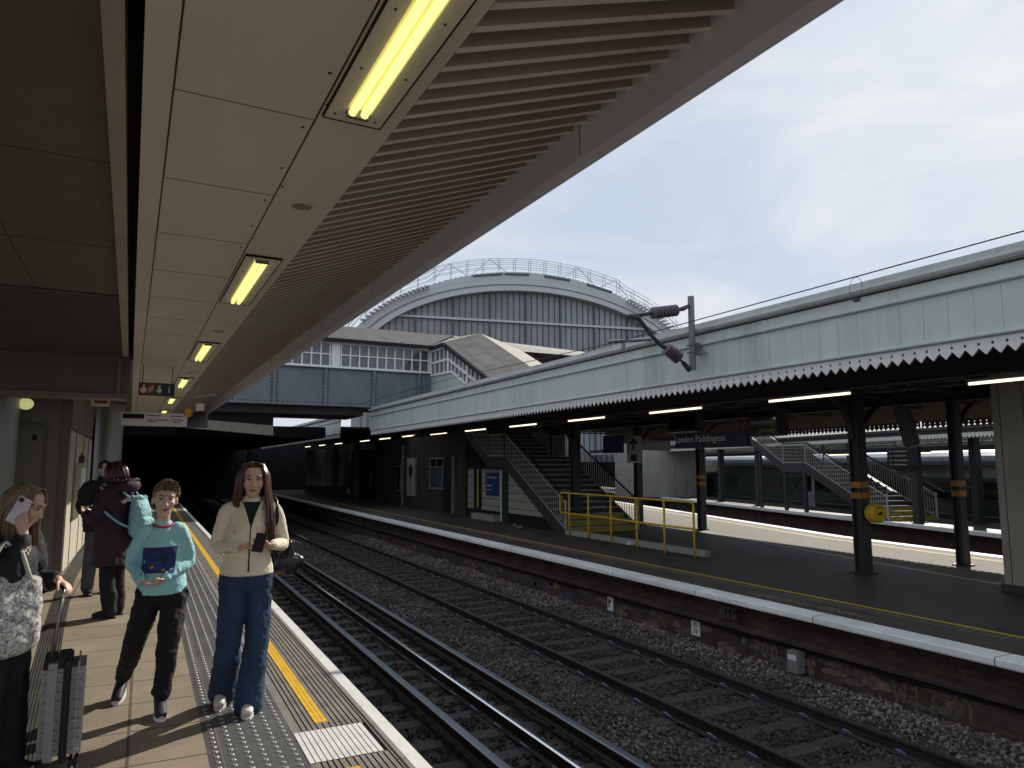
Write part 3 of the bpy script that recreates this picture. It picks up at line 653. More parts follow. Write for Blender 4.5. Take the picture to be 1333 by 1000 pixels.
MB().add([(-.0095, -.05, 0), (-.0095, .05, .05), (-.0095, .05, -.05)], [(0, 1, 2)]).add([(-.0095, .06, .0), (-.0095, .02, .0), (-.0095, .02, -.12), (-.0095, .06, -.12)], [(0, 1, 2, 3)]).build('arrow', M['black'], s)

def valance(mb, x0, y0, y1, zt, h=.19, p=.151, hole=.019, skew=0):
    """saw-tooth boards with a real round hole above every notch; runs along Y at x0 (skew = dx/dy)"""
    y = y0 + p / 2
    while y < y1:
        out = [(-p / 2, 0), (0, 0), (p / 2, 0), (p / 2, -h * .5), (p / 2, -h), (p / 4, -h * .78), (0, -h * .56), (-p / 4, -h * .78), (-p / 2, -h), (-p / 2, -h * .5)]
        inn = []
        for a, b in out:
            q = math.atan2(b + h * .33, a); inn.append((hole * math.cos(q), -h * .33 + hole * math.sin(q)))
        n = len(out); b0 = len(mb.v)
        for off in (0, .022):
            for lst in (out, inn):
                for a, b in lst: mb.v.append((x0 + skew * (y + a - y0) + off, y + a, zt + b))
        for i in range(n):
            j = (i + 1) % n
            mb.f.append([b0 + i, b0 + j, b0 + n + j, b0 + n + i]); mb.mi.append(mb.m)
            mb.f.append([b0 + 2 * n + j, b0 + 2 * n + i, b0 + 3 * n + i, b0 + 3 * n + j]); mb.mi.append(mb.m)
            mb.f.append([b0 + n + i, b0 + n + j, b0 + 3 * n + j, b0 + 3 * n + i]); mb.mi.append(mb.m)
            if 4 <= i <= 7: mb.f.append([b0 + j, b0 + i, b0 + 2 * n + i, b0 + 2 * n + j]); mb.mi.append(mb.m)
        y += p
    return mb

def island_canopy(x0, y0, y1, label, ztip=2.93, rear=None, skew=0, name='island_canopy', simple=False, zt=4.1, end=True):
    c = empty(name, (x0, y0, 0), 0, label, 'canopy'); Ln = y1 - y0
    k = ztip - 2.93
    valance(MB(), 0, 0, Ln, 3.12 + k, skew=skew).build('valance', M['valance'], c)
    mb = MB(); y = 0; w_ = .30
    while y < Ln:
        yy = min(y + w_ - .004, Ln); d = .002 * ((int(y * 10) * 7) % 3)
        xs0, xs1 = skew * y, skew * yy
        mb.add([(xs0 - d, y, 3.18 + k), (xs1 - d, yy, 3.18 + k), (xs1 - d, yy, 3.70 + k), (xs0 - d, y, 3.70 + k), (xs0 + .04, y, 3.18 + k), (xs1 + .04, yy, 3.18 + k), (xs1 + .04, yy, 3.70 + k), (xs0 + .04, y, 3.70 + k)],
               [(0, 3, 2, 1), (4, 5, 6, 7), (0, 1, 5, 4), (1, 2, 6, 5), (2, 3, 7, 6), (3, 0, 4, 7)]); y += w_
    mb.build('fascia_board', M['palegreen'], c)
    def run(nm, prof, m):
        MBx = MB(); n = len(prof)
        MBx.add([(p[0], 0, p[1] + k) for p in prof] + [(p[0] + skew * Ln, Ln, p[1] + k) for p in prof], [list(range(n))[::-1], list(range(n, 2 * n))] + [(i, (i + 1) % n, n + (i + 1) % n, n + i) for i in range(n)])
        return MBx.build(nm, m, c)
    run('lower_moulding', [(-.03, 3.125), (-.05, 3.14), (-.05, 3.16), (-.02, 3.178), (.05, 3.178), (.05, 3.125)], M['palegreen'])
    run('upper_moulding', [(-.02, 3.703), (-.055, 3.72), (-.055, 3.745), (-.03, 3.765), (.05, 3.765), (.05, 3.703)], M['palegreen'])
    run('upper_board', [(-.015, 3.767), (-.015, 3.895), (.05, 3.895), (.05, 3.767)], M['palegreen'])
    run('gutter', [(-.04, 3.918), (-.11, 3.93), (-.135, 3.965), (-.125, 4.0), (-.09, 4.012), (-.085, 4.0), (-.02, 4.0), (.06, 3.918)], M['gutter'])
    run('shadow_strip', [(-.019, 3.896), (-.019, 3.9165), (.04, 3.9165), (.04, 3.896)], M['seam'])  # dark strip standing in for the shadow below the gutter
    run('capping', [(-.015, 4.003), (-.015, zt), (.28, zt + .03), (.28, 4.003)], M['gutter'])
    return c
RL = 33.0
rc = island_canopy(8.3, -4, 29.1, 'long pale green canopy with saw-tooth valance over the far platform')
k = rc
# underside of the island canopy: decking, longitudinal beams, trusses (local coordinates from (8.3,-4))
def rear_x(y): # world y -> world x of the rear fascia
    pts = [(17.2, -4), (17.75, 5), (18.35, 12), (19.0, 20), (20.0, 29.1)]
    for (xa, ya), (xb, yb) in zip(pts, pts[1:]):
        if y <= yb: return xa + (xb - xa) * (y - ya) / (yb - ya)
    return pts[-1][0]
mb = MB(); st_ = [-4, 5, 12, 20, 29.1]
for a, b in zip(st_, st_[1:]):
    xa, xb = rear_x(a) - 8.3, rear_x(b) - 8.3
    q = [(.05, 3.55), (4.5, 4.0), None]
    va = [(.05, a + 4, 3.50), (4.6, a + 4, 3.95), (xa, a + 4, 3.32)]; vb = [(.05, b + 4, 3.50), (4.6, b + 4, 3.95), (xb, b + 4, 3.32)]
    for t_ in (0, .1): mb.add([(p[0], p[1], p[2] + t_) for p in va + vb], [(0, 1, 4, 3), (1, 2, 5, 4)])
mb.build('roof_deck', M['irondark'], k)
mb = MB()
for x, z in ((1.9, 3.06), (6.3, 3.12)):
    mb.box(x - .09, x + .09, 0, 33.0, z - .12, z - .09); mb.box(x - .012, x + .012, 0, 33.0, z - .09, z + .14); mb.box(x - .09, x + .09, 0, 33.0, z + .14, z + .17)
mb.build('main_beam', M['irondark'], k)
mb = MB()
for i in range(22):
    y = .8 + 1.5 * i; xe = rear_x(y - 4) - 8.45
    mb.bar((.1, y, 3.22), (xe, y, 3.2), .05, .06); mb.bar((.1, y, 3.44), (4.6, y, 3.88), .05, .06); mb.bar((4.6, y, 3.88), (xe, y, 3.27), .05, .06)
    for j in range(8):
        xa = .3 + j * 1.1; mb.bar((xa, y, 3.22), (xa + .55, y, 3.5 + .3 * min(1, (xa + .55) / 4.6) * (1 if xa < 5 else .5)), .03, .035); mb.bar((xa + .55, y, 3.5 + .3 * min(1, (xa + .55) / 4.6) * (1 if xa < 5 else .5)), (xa + 1.1, y, 3.22), .03, .035)
mb.build('truss', M['irondark'], k)
mb = MB()
for x in (.9, 2.9, 3.9, 5.2, 7.4, 8.4): mb.box(x - .03, x + .03, 0, 33, 3.30 + .0 * x, 3.38)
mb.tube([(3.1, 0, 3.0), (3.1, 33, 3.0)], .03, 6); mb.tube([(4.9, 0, 3.05), (4.9, 33, 3.05)], .022, 6)
mb.build('purlin', M['irondark'], k)
# rear fascia
mb = MB()
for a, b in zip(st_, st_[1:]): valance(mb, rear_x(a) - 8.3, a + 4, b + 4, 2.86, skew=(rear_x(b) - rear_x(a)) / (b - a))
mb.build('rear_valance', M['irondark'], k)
mb = MB()
for a, b in zip(st_, st_[1:]):
    xa, xb = rear_x(a) - 8.3, rear_x(b) - 8.3
    mb.add([(xa, a + 4, 2.862), (xb, b + 4, 2.862), (xb, b + 4, 3.40), (xa, a + 4, 3.40), (xa + .04, a + 4, 2.862), (xb + .04, b + 4, 2.862), (xb + .04, b + 4, 3.40), (xa + .04, a + 4, 3.40)], [(0, 3, 2, 1), (4, 5, 6, 7), (0, 1, 5, 4), (1, 2, 6, 5), (2, 3, 7, 6), (3, 0, 4, 7)])
mb.build('rear_fascia', mat('rear_fascia', (.16, .13, .10), .7), k)
mb = MB(); mb.prism([(-.015 - .0, 3.127), (.0, 4.1), (2.2, 3.6), (2.2, 3.2)], 'Y', 33.1, 33.14); mb.build('end_board', M['palegreen'], k)
# strip lights hung beneath it
ords = ['nearest strip light at the right edge under the far canopy', 'strip light right of the yellow disc column head, second from the right', 'strip light above the long station name board', 'strip light over the yellow handrail', 'strip light just above the stair handrail', 'strip light left of the staircase', 'strip light over the brick building window', 'strip light over the brick building, eighth from the right', 'ninth strip light from the right in the shrinking row', 'tenth strip light from the right in the shrinking row']
def striplight(x, y, z, lb, ln=1.72, g='strip lights under the far canopy'):
    c = empty('strip_light', (x, y, z), 0, lb, 'strip light', g)
    MB().box(-.05, .05, -ln / 2, ln / 2, .022, .06).build('housing', M['grey'], c)
    MB().tube([(0, -ln / 2 + .01, .0), (0, ln / 2 - .01, .0)], .020, 8).build('tube', M['tube2'], c, smooth=True)
    return c
for i in range(10):
    y = 5.15 + 3.52 * i if i else 5.07
    if i: striplight(10.2, y, 2.86 + .012 * i, ords[i]) if y < 29 else striplight(10.2 - .0, y, 2.97, ords[i])
    else: striplight(10.2, y, 2.83, ords[i])

# columns
def icolumn(x, y, lb, w_=.30, bands=True, brackets=(1.5, 1.5), ztop=3.2, m='iron', d=.22):
    c = empty('canopy_column', (x, y, ZP), 0, lb, 'column', 'iron columns of the far platform')
    h = ztop - ZP
    mb = MB(); mb.box(-w_ / 2, w_ / 2, -d / 2, -d / 2 + .03, .02, h); mb.box(-w_ / 2, w_ / 2, d / 2 - .03, d / 2, .02, h); mb.box(-w_ * .22, w_ * .22, -d / 2 + .03, d / 2 - .03, .02, h)
    mb.build('shaft', M[m], c)
    mb = MB(); mb.box(-w_ * .75, w_ * .75, -d * .8, d * .8, .001, .03); mb.build('base', M[m], c)
    if bands:
        for z in (1.38, 1.58):
            mb = MB(); g = .004
            mb.box(-w_ / 2 - g, w_ / 2 + g, -d / 2 - g, -d / 2 - .0005, z, z + .115); mb.box(-w_ / 2 - g, -w_ / 2 - .0005, -d / 2, d / 2, z, z + .115); mb.box(w_ / 2 + .0005, w_ / 2 + g, -d / 2, d / 2, z, z + .115); mb.build('amber_band', M['amber'], c)
    for sgn, ln in ((-1, brackets[0]), (1, brackets[1])):
        if not ln: continue
        pts = [(sgn * (w_ / 2 + ln * (1 - math.cos(t))), 0, h - 1.0 + .92 * math.sin(t)) for t in [i * math.pi / 2 / 10 for i in range(11)]]
        mb = MB()
        for a, b in zip(pts, pts[1:]): mb.bar(a, b, .10, .05, (0, 1, 0) if False else (0, 0, 1))
        mb.build('arched_bracket', M[m], c)
    return c
icolumn(12.06, 9.15, 'thick grey iron column with amber bands carrying the yellow disc', .25, True, (1.2, 1.7), d=.2)
icolumn(14.75, 8.92, 'dark iron column with amber bands left of the pale pier', .21, True, (0, 1.2), d=.17)
icolumn(15.62, 17.48, 'iron column with amber bands below the end of the station name board', .22, True, (1.2, 1.2), d=.18)
icolumn(12.1, 19.25, 'dark iron column without bands standing at the foot of the staircase', .26, False, (1.2, 0))
icolumn(15.09, 20.0, 'dark iron column standing behind the yellow handrail and right stair rail', .22, False, (0, 1.2))
for x, y, lb in ((10.9, 41, 'far dark iron column beyond the brick building'), (10.9, 46, 'farthest dark iron column near the pale kiosk')): icolumn(x, y, lb, .3, False, (0, 0), ztop=3.0)
# yellow disc help point
s = empty('yellow_disc', (12.12, 8.98, .82), R_(-14), 'round yellow disc box fixed to the thick iron column', 'disc')
MB().lathe([(.02, -.24), (.15, -.235), (.175, -.20), (.175, -.05), (.16, -.02)], 28, (0, 0, 0), 'Y').build('body', M['railyellow'], s, smooth=False)
mb = MB(); mb.bar((-.03, -.242, -.02), (.03, -.242, .02), .006, .05); mb.bar((-.07, -.242, .0), (-.02, -.242, .0), .004, .015); mb.box(-.09, .09, -.243, -.2405, .10, .115); mb.build('marking', M['black'], s)
mb = MB(); mb.box(-.03, .03, -.02, .14, -.05, .05); mb.build('mount', M['iron'], s)
# pale pier at right
s = empty('masonry_pier', (12.95, 6.35, ZP), 0, 'pale buff panelled pier at the right edge of the photo', 'pier')
MB().box(-.6, .65, -.42, .49, .001, 3.7).build('shaft', M['pier'], s, bevel=.012)
mb = MB()
for q in (-.62, .62): pass
mb.box(-.603, -.6005, .0, .012, .02, 3.6); mb.box(-.603, -.6005, .36, .372, .02, 3.6); mb.build('joint', M['seam'], s)
MB().box(-.64, .69, -.46, .53, .0005, .12).build('plinth', M['iron'], s)
# yellow handrail
s = empty('yellow_handrail', (10.98, 12.26, ZP), 0, 'yellow tubular handrail with six posts in front of the stairs', 'handrail')
yp = [(-.27 + .0, 0), (-.22, 1.08), (-.20, 2.2), (-.02, 3.55), (.03, 4.6), (.04, 5.6)]
px = [-.26, -.22, -.18, .0, .03, .03]; py = [0, 1.05, 2.15, 3.5, 4.62, 5.62]
top = 1.2
pts = [(px[i], py[i], top) for i in range(6)] + [(.1, 6.25, top), (.1, 6.25, .62), (.03, 5.62, .62)]
MB().tube([(px[0], 0, .02), (px[0], 0, top - .05), (px[0], .05, top)] + pts[1:6] + [(.09, 6.2, top), (.1, 6.25, top - .05), (.1, 6.25, .67), (.09, 6.2, .62)] + [(px[i], py[i], .62) for i in range(5, -1, -1)], .026, 8).build('rail', M['railyellow'], s, smooth=True)
for i in range(1, 6): MB().tube([(px[i], py[i], .003), (px[i], py[i], top - .02)], .026, 8).build('post', M['railyellow'], s, smooth=True)
tag(MB().box(11.05, 11.2, 12.3, 18.2, ZP + .001, ZP + .14).build('ramp_kerb', M['concrete']), kind='structure')
s = MB().ball((11.0, 14.9, ZP + .05), (.16, .09, .05), 8, 5).ball((11.1, 15.03, ZP + .06), (.09, .10, .045), 8, 5).build('crumpled_bag', M['signwhite']); tag(s, 'crumpled white litter bag lying below the yellow handrail', 'litter')
s = MB().ball((10.8, 20.6, ZP + .04), (.13, .18, .04), 7, 5).ball((10.72, 20.75, ZP + .09), (.06, .07, .05), 7, 5).build('litter_scrap', M['grey']); tag(s, 'scrap of grey litter on the platform in front of the cream boarding', 'litter')

# ---------------------------------------------------------------- staircases
def staircase(loc, rz, width, path, label, stepm='step', nm='staircase', dz=0, posts=True, yellow_first=3):
    """path: list of (s, z) along +Y local; flights and landings"""
    c = empty(nm, loc, rz, label, 'staircase')
    for x in (0, width):
        mb = MB()
        poly = [(s_, z - .30) for s_, z in path] + [(s_, z + .08) for s_, z in path[::-1]]
        x0, x1 = (x - .05, x + .05)
        n = len(path)
        mb.add([(x0, p[0], p[1]) for p in poly] + [(x1, p[0], p[1]) for p in poly], [(i, i + 1, 2 * n - 2 - i, 2 * n - 1 - i) for i in range(n - 1)] + [(2 * n + 2 * n - 1 - i, 2 * n + 2 * n - 2 - i, 2 * n + i + 1, 2 * n + i) for i in range(n - 1)] + [(i, (i + 1) % (2 * n), 2 * n + (i + 1) % (2 * n), 2 * n + i) for i in range(2 * n)])
        mb.build('stringer', M['iron'], c)
    st = MB(); ns = MB(); sy = MB()
    cnt = 0
    for (sa, za), (sb, zb) in zip(path, path[1:]):
        if abs(zb - za) < .01: st.box(.05, width - .05, sa, sb, za - .06, za); continue
        n = max(1, round((zb - za) / .165))
        for i in range(n):
            z = za + (zb - za) * (i + 1) / n; y0 = sa + (sb - sa) * i / n; y1 = sa + (sb - sa) * (i + 1) / n
            tgt = sy if cnt < yellow_first else st
            tgt.box(.05, width - .05, y0 + .012, y0 + .03, z - (zb - za) / n, z - .05)
            st.box(.05, width - .05, y0 + .012, y1 + .03, z - .05, z - .004)
            ns.box(.06, width - .06, y0, y0 + .06, z - .045, z + .002); cnt += 1
    st.build('steps', M[stepm], c); ns.build('nosing', M['nosing'], c)
    if sy.v: sy.build('yellow_riser', M['stepyellow'], c)
    for x in (-.02, width + .02):
        g = MB(); h = MB()
        for (sa, za), (sb, zb) in zip(path, path[1:]):
            ln = sb - sa; n = max(2, round(ln / .13))
            for i in range(n):
                t = (i + .5) / n; s_ = sa + ln * t; z = za + (zb - za) * t
                g.bar((x, s_, z + .12), (x, s_, z + .88), .014, .014, (0, 1, 0))
            for q in (.12, .88): g.bar((x, sa, za + q), (x, sb, zb + q), .02, .03)
            for s_, z in ((sa, za), (sb, zb)): g.bar((x, s_, z), (x, s_, z + 1.0), .045, .045, (0, 1, 0))
            ix = x + (.09 if x < 1 else -.09)
            h.tube([(ix, sa, za + .97), (ix, sb, zb + .97)], .028, 7)
        r = g.build('railing', M['greyrail'], c); h.build('handrail', M['black'], r)
    return c
s1 = staircase((11.2, 18.35, ZP), 0, 2.6, [(0, 0), (4.05, 2.22), (5.35, 2.22), (9.3, 4.5), (10.8, 4.5)], 'wide staircase with grey railings rising to the footbridge from the far platform')
rz3 = -math.atan2(.28, .96)
s2 = staircase((23.95, 17.05, ZP), rz3, 2.0, [(0, 0), (4.9, 2.0), (6.6, 2.0), (11.5, 4.3)], 'distant staircase with pale railings on the platform beside the green train', 'step')
for y, h_ in ((5.0, 1.72), (6.5, 1.72), (8.6, 2.6)): MB().box(-.06, .06, y - .08, y + .08, .002, h_).build('support_post', M['iron'], s2)
mb = MB(); mb.bar((0, 5.05, .2), (0, 6.45, 1.5), .04, .05); mb.bar((0.05, 5.05, 1.5), (0.05, 6.45, .2), .04, .05); mb.bar((0, 5.05, 1.55), (0, 6.45, 1.55), .05, .05)
mb.build('cross_bracing', M['iron'], s2)
# boarded cabin under the first stair
s = empty('boarded_cabin', (11.45, 18.6, ZP), 0, 'cream horizontally boarded store with a dark green door under the staircase', 'store')
MB().prism([(1.2, .35), (7.6, .35), (7.6, 1.86), (4.6, 1.86), (3.95, 1.86)], 'X', 0, 2.0).build('boarding', M['boards'], s)
MB().prism([(.9, .002), (7.6, .002), (7.6, .349), (1.15, .349)], 'X', -.02, 2.0).build('plinth', M['black'], s)
MB().box(-.03, -.0005, 4.05, 4.5, .02, 1.84).build('door', M['greendoor'], s)
MB().box(-.035, -.0005, 4.53, 4.62, .02, 1.86).build('door_post', M['cream'], s)
MB().box(-.30, -.0205, 4.7, 6.6, .001, .22).build('step', M['concrete'], s)
MB().box(-.04, -.0005, 6.3, 6.95, .36, 2.0).build('service_panel', M['black'], s)
MB().box(-.045, -.0405, 6.52, 6.62, .42, 1.85).build('yellow_strip', M['railyellow'], s)
sg = empty('blue_sign_board', (11.42, 23.95, 1.02), 0, 'blue sign board on the cream boarding beside the green door', 'sign')
MB().box(-.03, .02, -.55, .45, -.42, .42).build('board', M['blue'], sg)
mb = MB(); mb.box(-.033, -.0305, -.05, .32, -.07, -.04); mb.box(-.033, -.0305, .18, .32, -.22, -.19); mb.build('text_line', M['signwhite'], sg)
text('London Paddington', .105, M['signwhite'], sg, (-.032, -.05, .24), FACE_X, extrude=.001)
MB().box(-.033, -.0305, -.02, .15, -.22, -.19).build('yellow_text', M['yellow'], sg)
# brick building
s = empty('brick_building', (11.6, 26.25, ZP), 0, 'dark brick platform building with a window and a doorway', 'building')
MB().box(0, 4.4, 0, 13.5, .001, 3.35).build('wall', M['brick'], s)
MB().box(-.22, -.0005, .05, .9, .001, 3.3).build('pilaster', M['brick'], s)
fr = MB(); fr.box(-.05, -.0005, 2.9, 2.98, .95, 2.35); fr.box(-.05, -.0005, 4.5, 4.58, .95, 2.35); fr.box(-.05, -.0005, 2.98, 4.5, .95, 1.02); fr.box(-.05, -.0005, 2.98, 4.5, 2.28, 2.35); fr.box(-.05, -.0005, 2.98, 4.5, 1.92, 1.96); fr.box(-.05, -.0005, 3.7, 3.74, 1.961, 2.279)
w_ = empty('window', (0, 0, 0)); w_.parent = s; f_ = fr.build('frame', M['grey'], w_); MB().box(-.03, -.0006, 2.981, 4.499, 1.021, 1.919).build('pane', M['glass'], w_); MB().box(-.03, -.0006, 2.981, 4.499, 1.961, 2.279).build('pane', M['window'], w_)
MB().box(-.05, -.0005, 1.75, 2.85, .02, 2.35).build('doorway', M['black'], s); MB().box(-.12, -.0005, 1.62, 1.74, .02, 2.4).build('door_frame', M['grey'], s)
MB().box(-.12, -.0005, 8.3, 8.35, .02, 3.0).build('downpipe', M['grey'], s)
fr = MB().box(-.05, -.0005, 8.7, 9.3, .7, 2.0).build('window', M['grey'], s); MB().box(-.055, -.0505, 8.76, 9.24, .76, 1.94).build('pane', M['window'], fr)
sg = empty('poster_panel', (11.5, 33.2, ZP), 0, 'tall pale poster panel with a dark round figure on the brick building', 'poster')
MB().box(-.02, .09, -.55, .55, .55, 2.35).build('panel', M['concrete'], sg)
MB().lathe([(.30, -.0235), (.30, -.0205)], 16, (0, 0, 1.75), 'X').build('dark_figure', M['black'], sg); MB().prism([(-.22, 1.45), (.22, 1.45), (.08, 1.0), (-.08, 1.0)], 'X', -.0235, -.0205).build('orange_figure', mat('poster_orange', (.35, .13, .06), .6), sg)
mb = MB()
for z in (.7, .78, .86): mb.box(-.0235, -.0205, -.4, .35, z, z + .03)
mb.build('text_line', M['grey'], sg)
s = empty('far_kiosk', (11.0, 49, ZP), 0, 'pale kiosk box with lit edge far away under the canopy', 'kiosk')
MB().box(-.2, 1.2, 0, 6.0, .6, 3.1).build('panel', M['concrete'], s); MB().box(-.2, 1.4, 0, 6.3, .002, .6).build('base', M['iron'], s); MB().box(.3, .9, -.02, -.0005, 2.2, 2.5).build('dark_plate', M['black'], s)
MB().box(-.25, -.201, -.03, .0, .6, 3.1).build('pale_edge', M['signwhite'], s)
s = empty('service_doors', (12.5, 40.2, ZP), 0, 'dark service doorway with narrow pale glazing beyond the brick building', 'doorway')
MB().box(0, 3.4, 0, 8.2, .001, 3.0).build('wall', M['brick'], s); MB().box(-.02, -.0005, 1.0, 1.35, .5, 1.9).build('glazing', M['concrete'], s); MB().box(-.02, -.0005, 3.3, 3.5, .6, 1.6).build('glazing', M['concrete'], s)
mb = MB(); 
for y in (.2, 1.7, 3.0): mb.box(-1.0, -.96, y, y + .04, .002, 1.1)
mb.box(-1.0, -.96, .2, 3.04, 1.06, 1.1); mb.box(-1.0, -.96, .2, 3.04, .55, .59); r_ = mb.build('barrier_rail', M['iron'], s)

# signs under the far canopy
s = empty('station_name_board', (12.5, 13.6, 2.35), 0, 'long navy station name board with white lettering hung under the far canopy', 'sign')
MB().box(-.05, .05, -1.28, 1.28, -.175, .175).build('board', M['navy'], s, bevel=.008); MB().box(-.06, .06, -1.3, 1.3, -.215, -.1755).build('lower_rail', M['iron'], s)
text('London Paddington', .235, M['signwhite'], s, (-.0515, .36, .01), FACE_X, extrude=.001)
mb = MB()
for y in (-1, 1): mb.tube([(0, y, .17), (0, y, .8)], .012, 6)
mb.build('hanger', M['iron'], s)
def screen(x, y, z, w_, h, d, lb, rz=0, tilt=0):
    c = empty('display_screen', (x, y, z), rz, lb, 'screen', 'hanging screens under the far canopy')
    MB().box(-d / 2, d / 2, -w_ / 2, w_ / 2, -h / 2, h / 2).build('casing', M['iron'], c, bevel=.02)
    MB().box(-d / 2 - .004, -d / 2 - .0005, -w_ / 2 + .08, w_ / 2 - .08, -h / 2 + .08, h / 2 - .08).build('glass', M['window'], c)
    mb = MB(); mb.tube([(0, -w_ * .3, h / 2), (0, -w_ * .3, h / 2 + .5)], .02, 6); mb.tube([(0, w_ * .3, h / 2), (0, w_ * .3, h / 2 + .5)], .02, 6); mb.build('hanger', M['iron'], c)
    if tilt: c.rotation_euler = (0, R_(tilt), rz)
    return c
screen(12.3, 11.55, 2.66, .9, .62, .3, 'dark boxy screen casing hung between the name board and the thick column')
screen(12.8, 14.9, 2.82, 1.2, .5, .2, 'dark flat screen hung above the station name board', 0, 12)
screen(13.0, 8.75, 2.42, .75, .75, .25, 'dark tilted screen hung between the two near iron columns', R_(-60), -12)
s = empty('arrow_sign', (13.0, 17.4, 2.15), R_(20), 'pale hanging sign with a black upward arrow and a dark pictogram', 'sign')
MB().box(-.03, .03, -.24, .24, -.38, .42).build('board', M['concrete'], s)
mb = MB(); mb.box(-.034, -.0305, -.03, .03, .0, .30); mb.bar((-.033, 0, .33), (-.033, .12, .18), .003, .06, (0, 0, 1)); mb.bar((-.033, 0, .33), (-.033, -.12, .18), .003, .06, (0, 0, 1)); mb.build('arrow', M['black'], s)
MB().box(-.034, -.0305, -.11, .11, -.32, -.12).build('pictogram', M['black'], s)
mb = MB(); mb.tube([(0, 0, .42), (0, 0, 1.1)], .02, 6); mb.build('hanger', M['iron'], s)
s = empty('blue_hanging_sign', (12.6, 17.9, 2.35), 0, 'dark blue hanging sign at the stair foot beside the iron column', 'sign')
MB().box(-.03, .03, -.5, .5, -.28, .25).build('board', M['navy'], s); MB().tube([(0, 0, .25), (0, 0, .9)], .015, 6).build('hanger', M['iron'], s)
s = empty('long_direction_sign', (15.2, 19.2, 2.35), R_(-60), 'long dark direction sign beyond the stair foot column', 'sign')
MB().box(-.03, .03, -1.4, 1.4, -.16, .2).build('board', M['navy'], s); MB().tube([(0, -1, .2), (0, -1, .9)], .015, 6).tube([(0, 1, .2), (0, 1, .9)], .015, 6).build('hanger', M['iron'], s)
# ================================================================ third platform, train and what closes the right-hand view
D3 = Vector((.28, .96, 0)).normalized(); N3 = Vector((D3.y, -D3.x, 0)); RZ3 = -math.atan2(D3.x, D3.y)
def p3(s_, t, z=0): # along the third platform's edge, across it
    o = Vector((22.18, 12.16, z)); return o + D3 * s_ + N3 * t
def sheet3(name, s0, s1, t0, t1, z0, z1, m):
    return sheet(name, [tuple(p3(s0, t0)[:2]), tuple(p3(s1, t0)[:2]), tuple(p3(s1, t1)[:2]), tuple(p3(s0, t1)[:2])], z0, z1, m)
sheet3('platform', -14, 48, .25, 3.15, -1.59, ZP - .034, M['platwall']); sheet3('asphalt_paving', -14, 48, .45, 2.6, ZP - .03, ZP, M['asphalt'])
sheet3('white_coping', -14, 48, 0, .45, ZP - .10, ZP + .004, M['coping']); sheet3('pale_paving', -14, 48, 2.6, 3.4, ZP - .03, ZP, M['asphalt2'])
# train
tr = empty('passenger_train', tuple(p3(0, 4.85, -1.15)), RZ3, 'dark green passenger train with a pale cantrail standing beyond the distant stairs', 'train')
mb = MB(); prof = [(-1.25, .35), (-1.38, .8), (-1.4, 1.6), (-1.36, 2.4), (-1.27, 2.86), (1.27, 2.86), (1.36, 2.4), (1.4, .8), (1.25, .35)]
TL0, TL1 = -16, 34
mb.prism(prof, 'Y', TL0, TL1).build('body', M['train'], tr)
mb = MB(); prof = [(-1.275, 2.865), (-1.22, 3.0), (-1.05, 3.2), (-.7, 3.36), (0, 3.44), (.7, 3.36), (1.05, 3.2), (1.275, 2.865)]
mb.prism(prof, 'Y', TL0, TL1).build('roof', M['trainroof'], tr)
MB().box(-1.325, -1.285, TL0, TL1, 2.77, 2.80).build('red_stripe', mat('stripe', (.35, .10, .10), .4), tr)
MB().box(-1.42, -1.40, TL0, TL1, 1.02, 1.06).build('silver_stripe', M['steel'], tr)
for y in np.arange(TL0 + 1, TL1 - 1, 2.3):
    if 13 < y < 17: continue
    MB().box(-1.405, -1.385, y, y + 1.45, 1.62, 2.25).build('window', M['window'], tr)
for y in (14.2,):
    d_ = MB().box(-1.43, -1.401, y, y + .95, .75, 2.55).build('door', M['traindoor'], tr, bevel=.008); MB().box(-1.435, -1.4305, y + .25, y + .72, 1.55, 2.35).build('door_window', M['window'], d_)
mb = MB()
for y in np.arange(TL0, TL1, 6): mb.box(-1.0, 1.0, y, y + 4.0, .0, .34)
mb.build('underframe', M['black'], tr)
mb = MB(); mb.box(-1.41, -1.404, 16.5, 16.58, 1.5, 1.58); mb.box(-1.41, -1.404, 16.5, 16.58, 1.25, 1.32); mb.build('door_light', M['yellow'], tr)
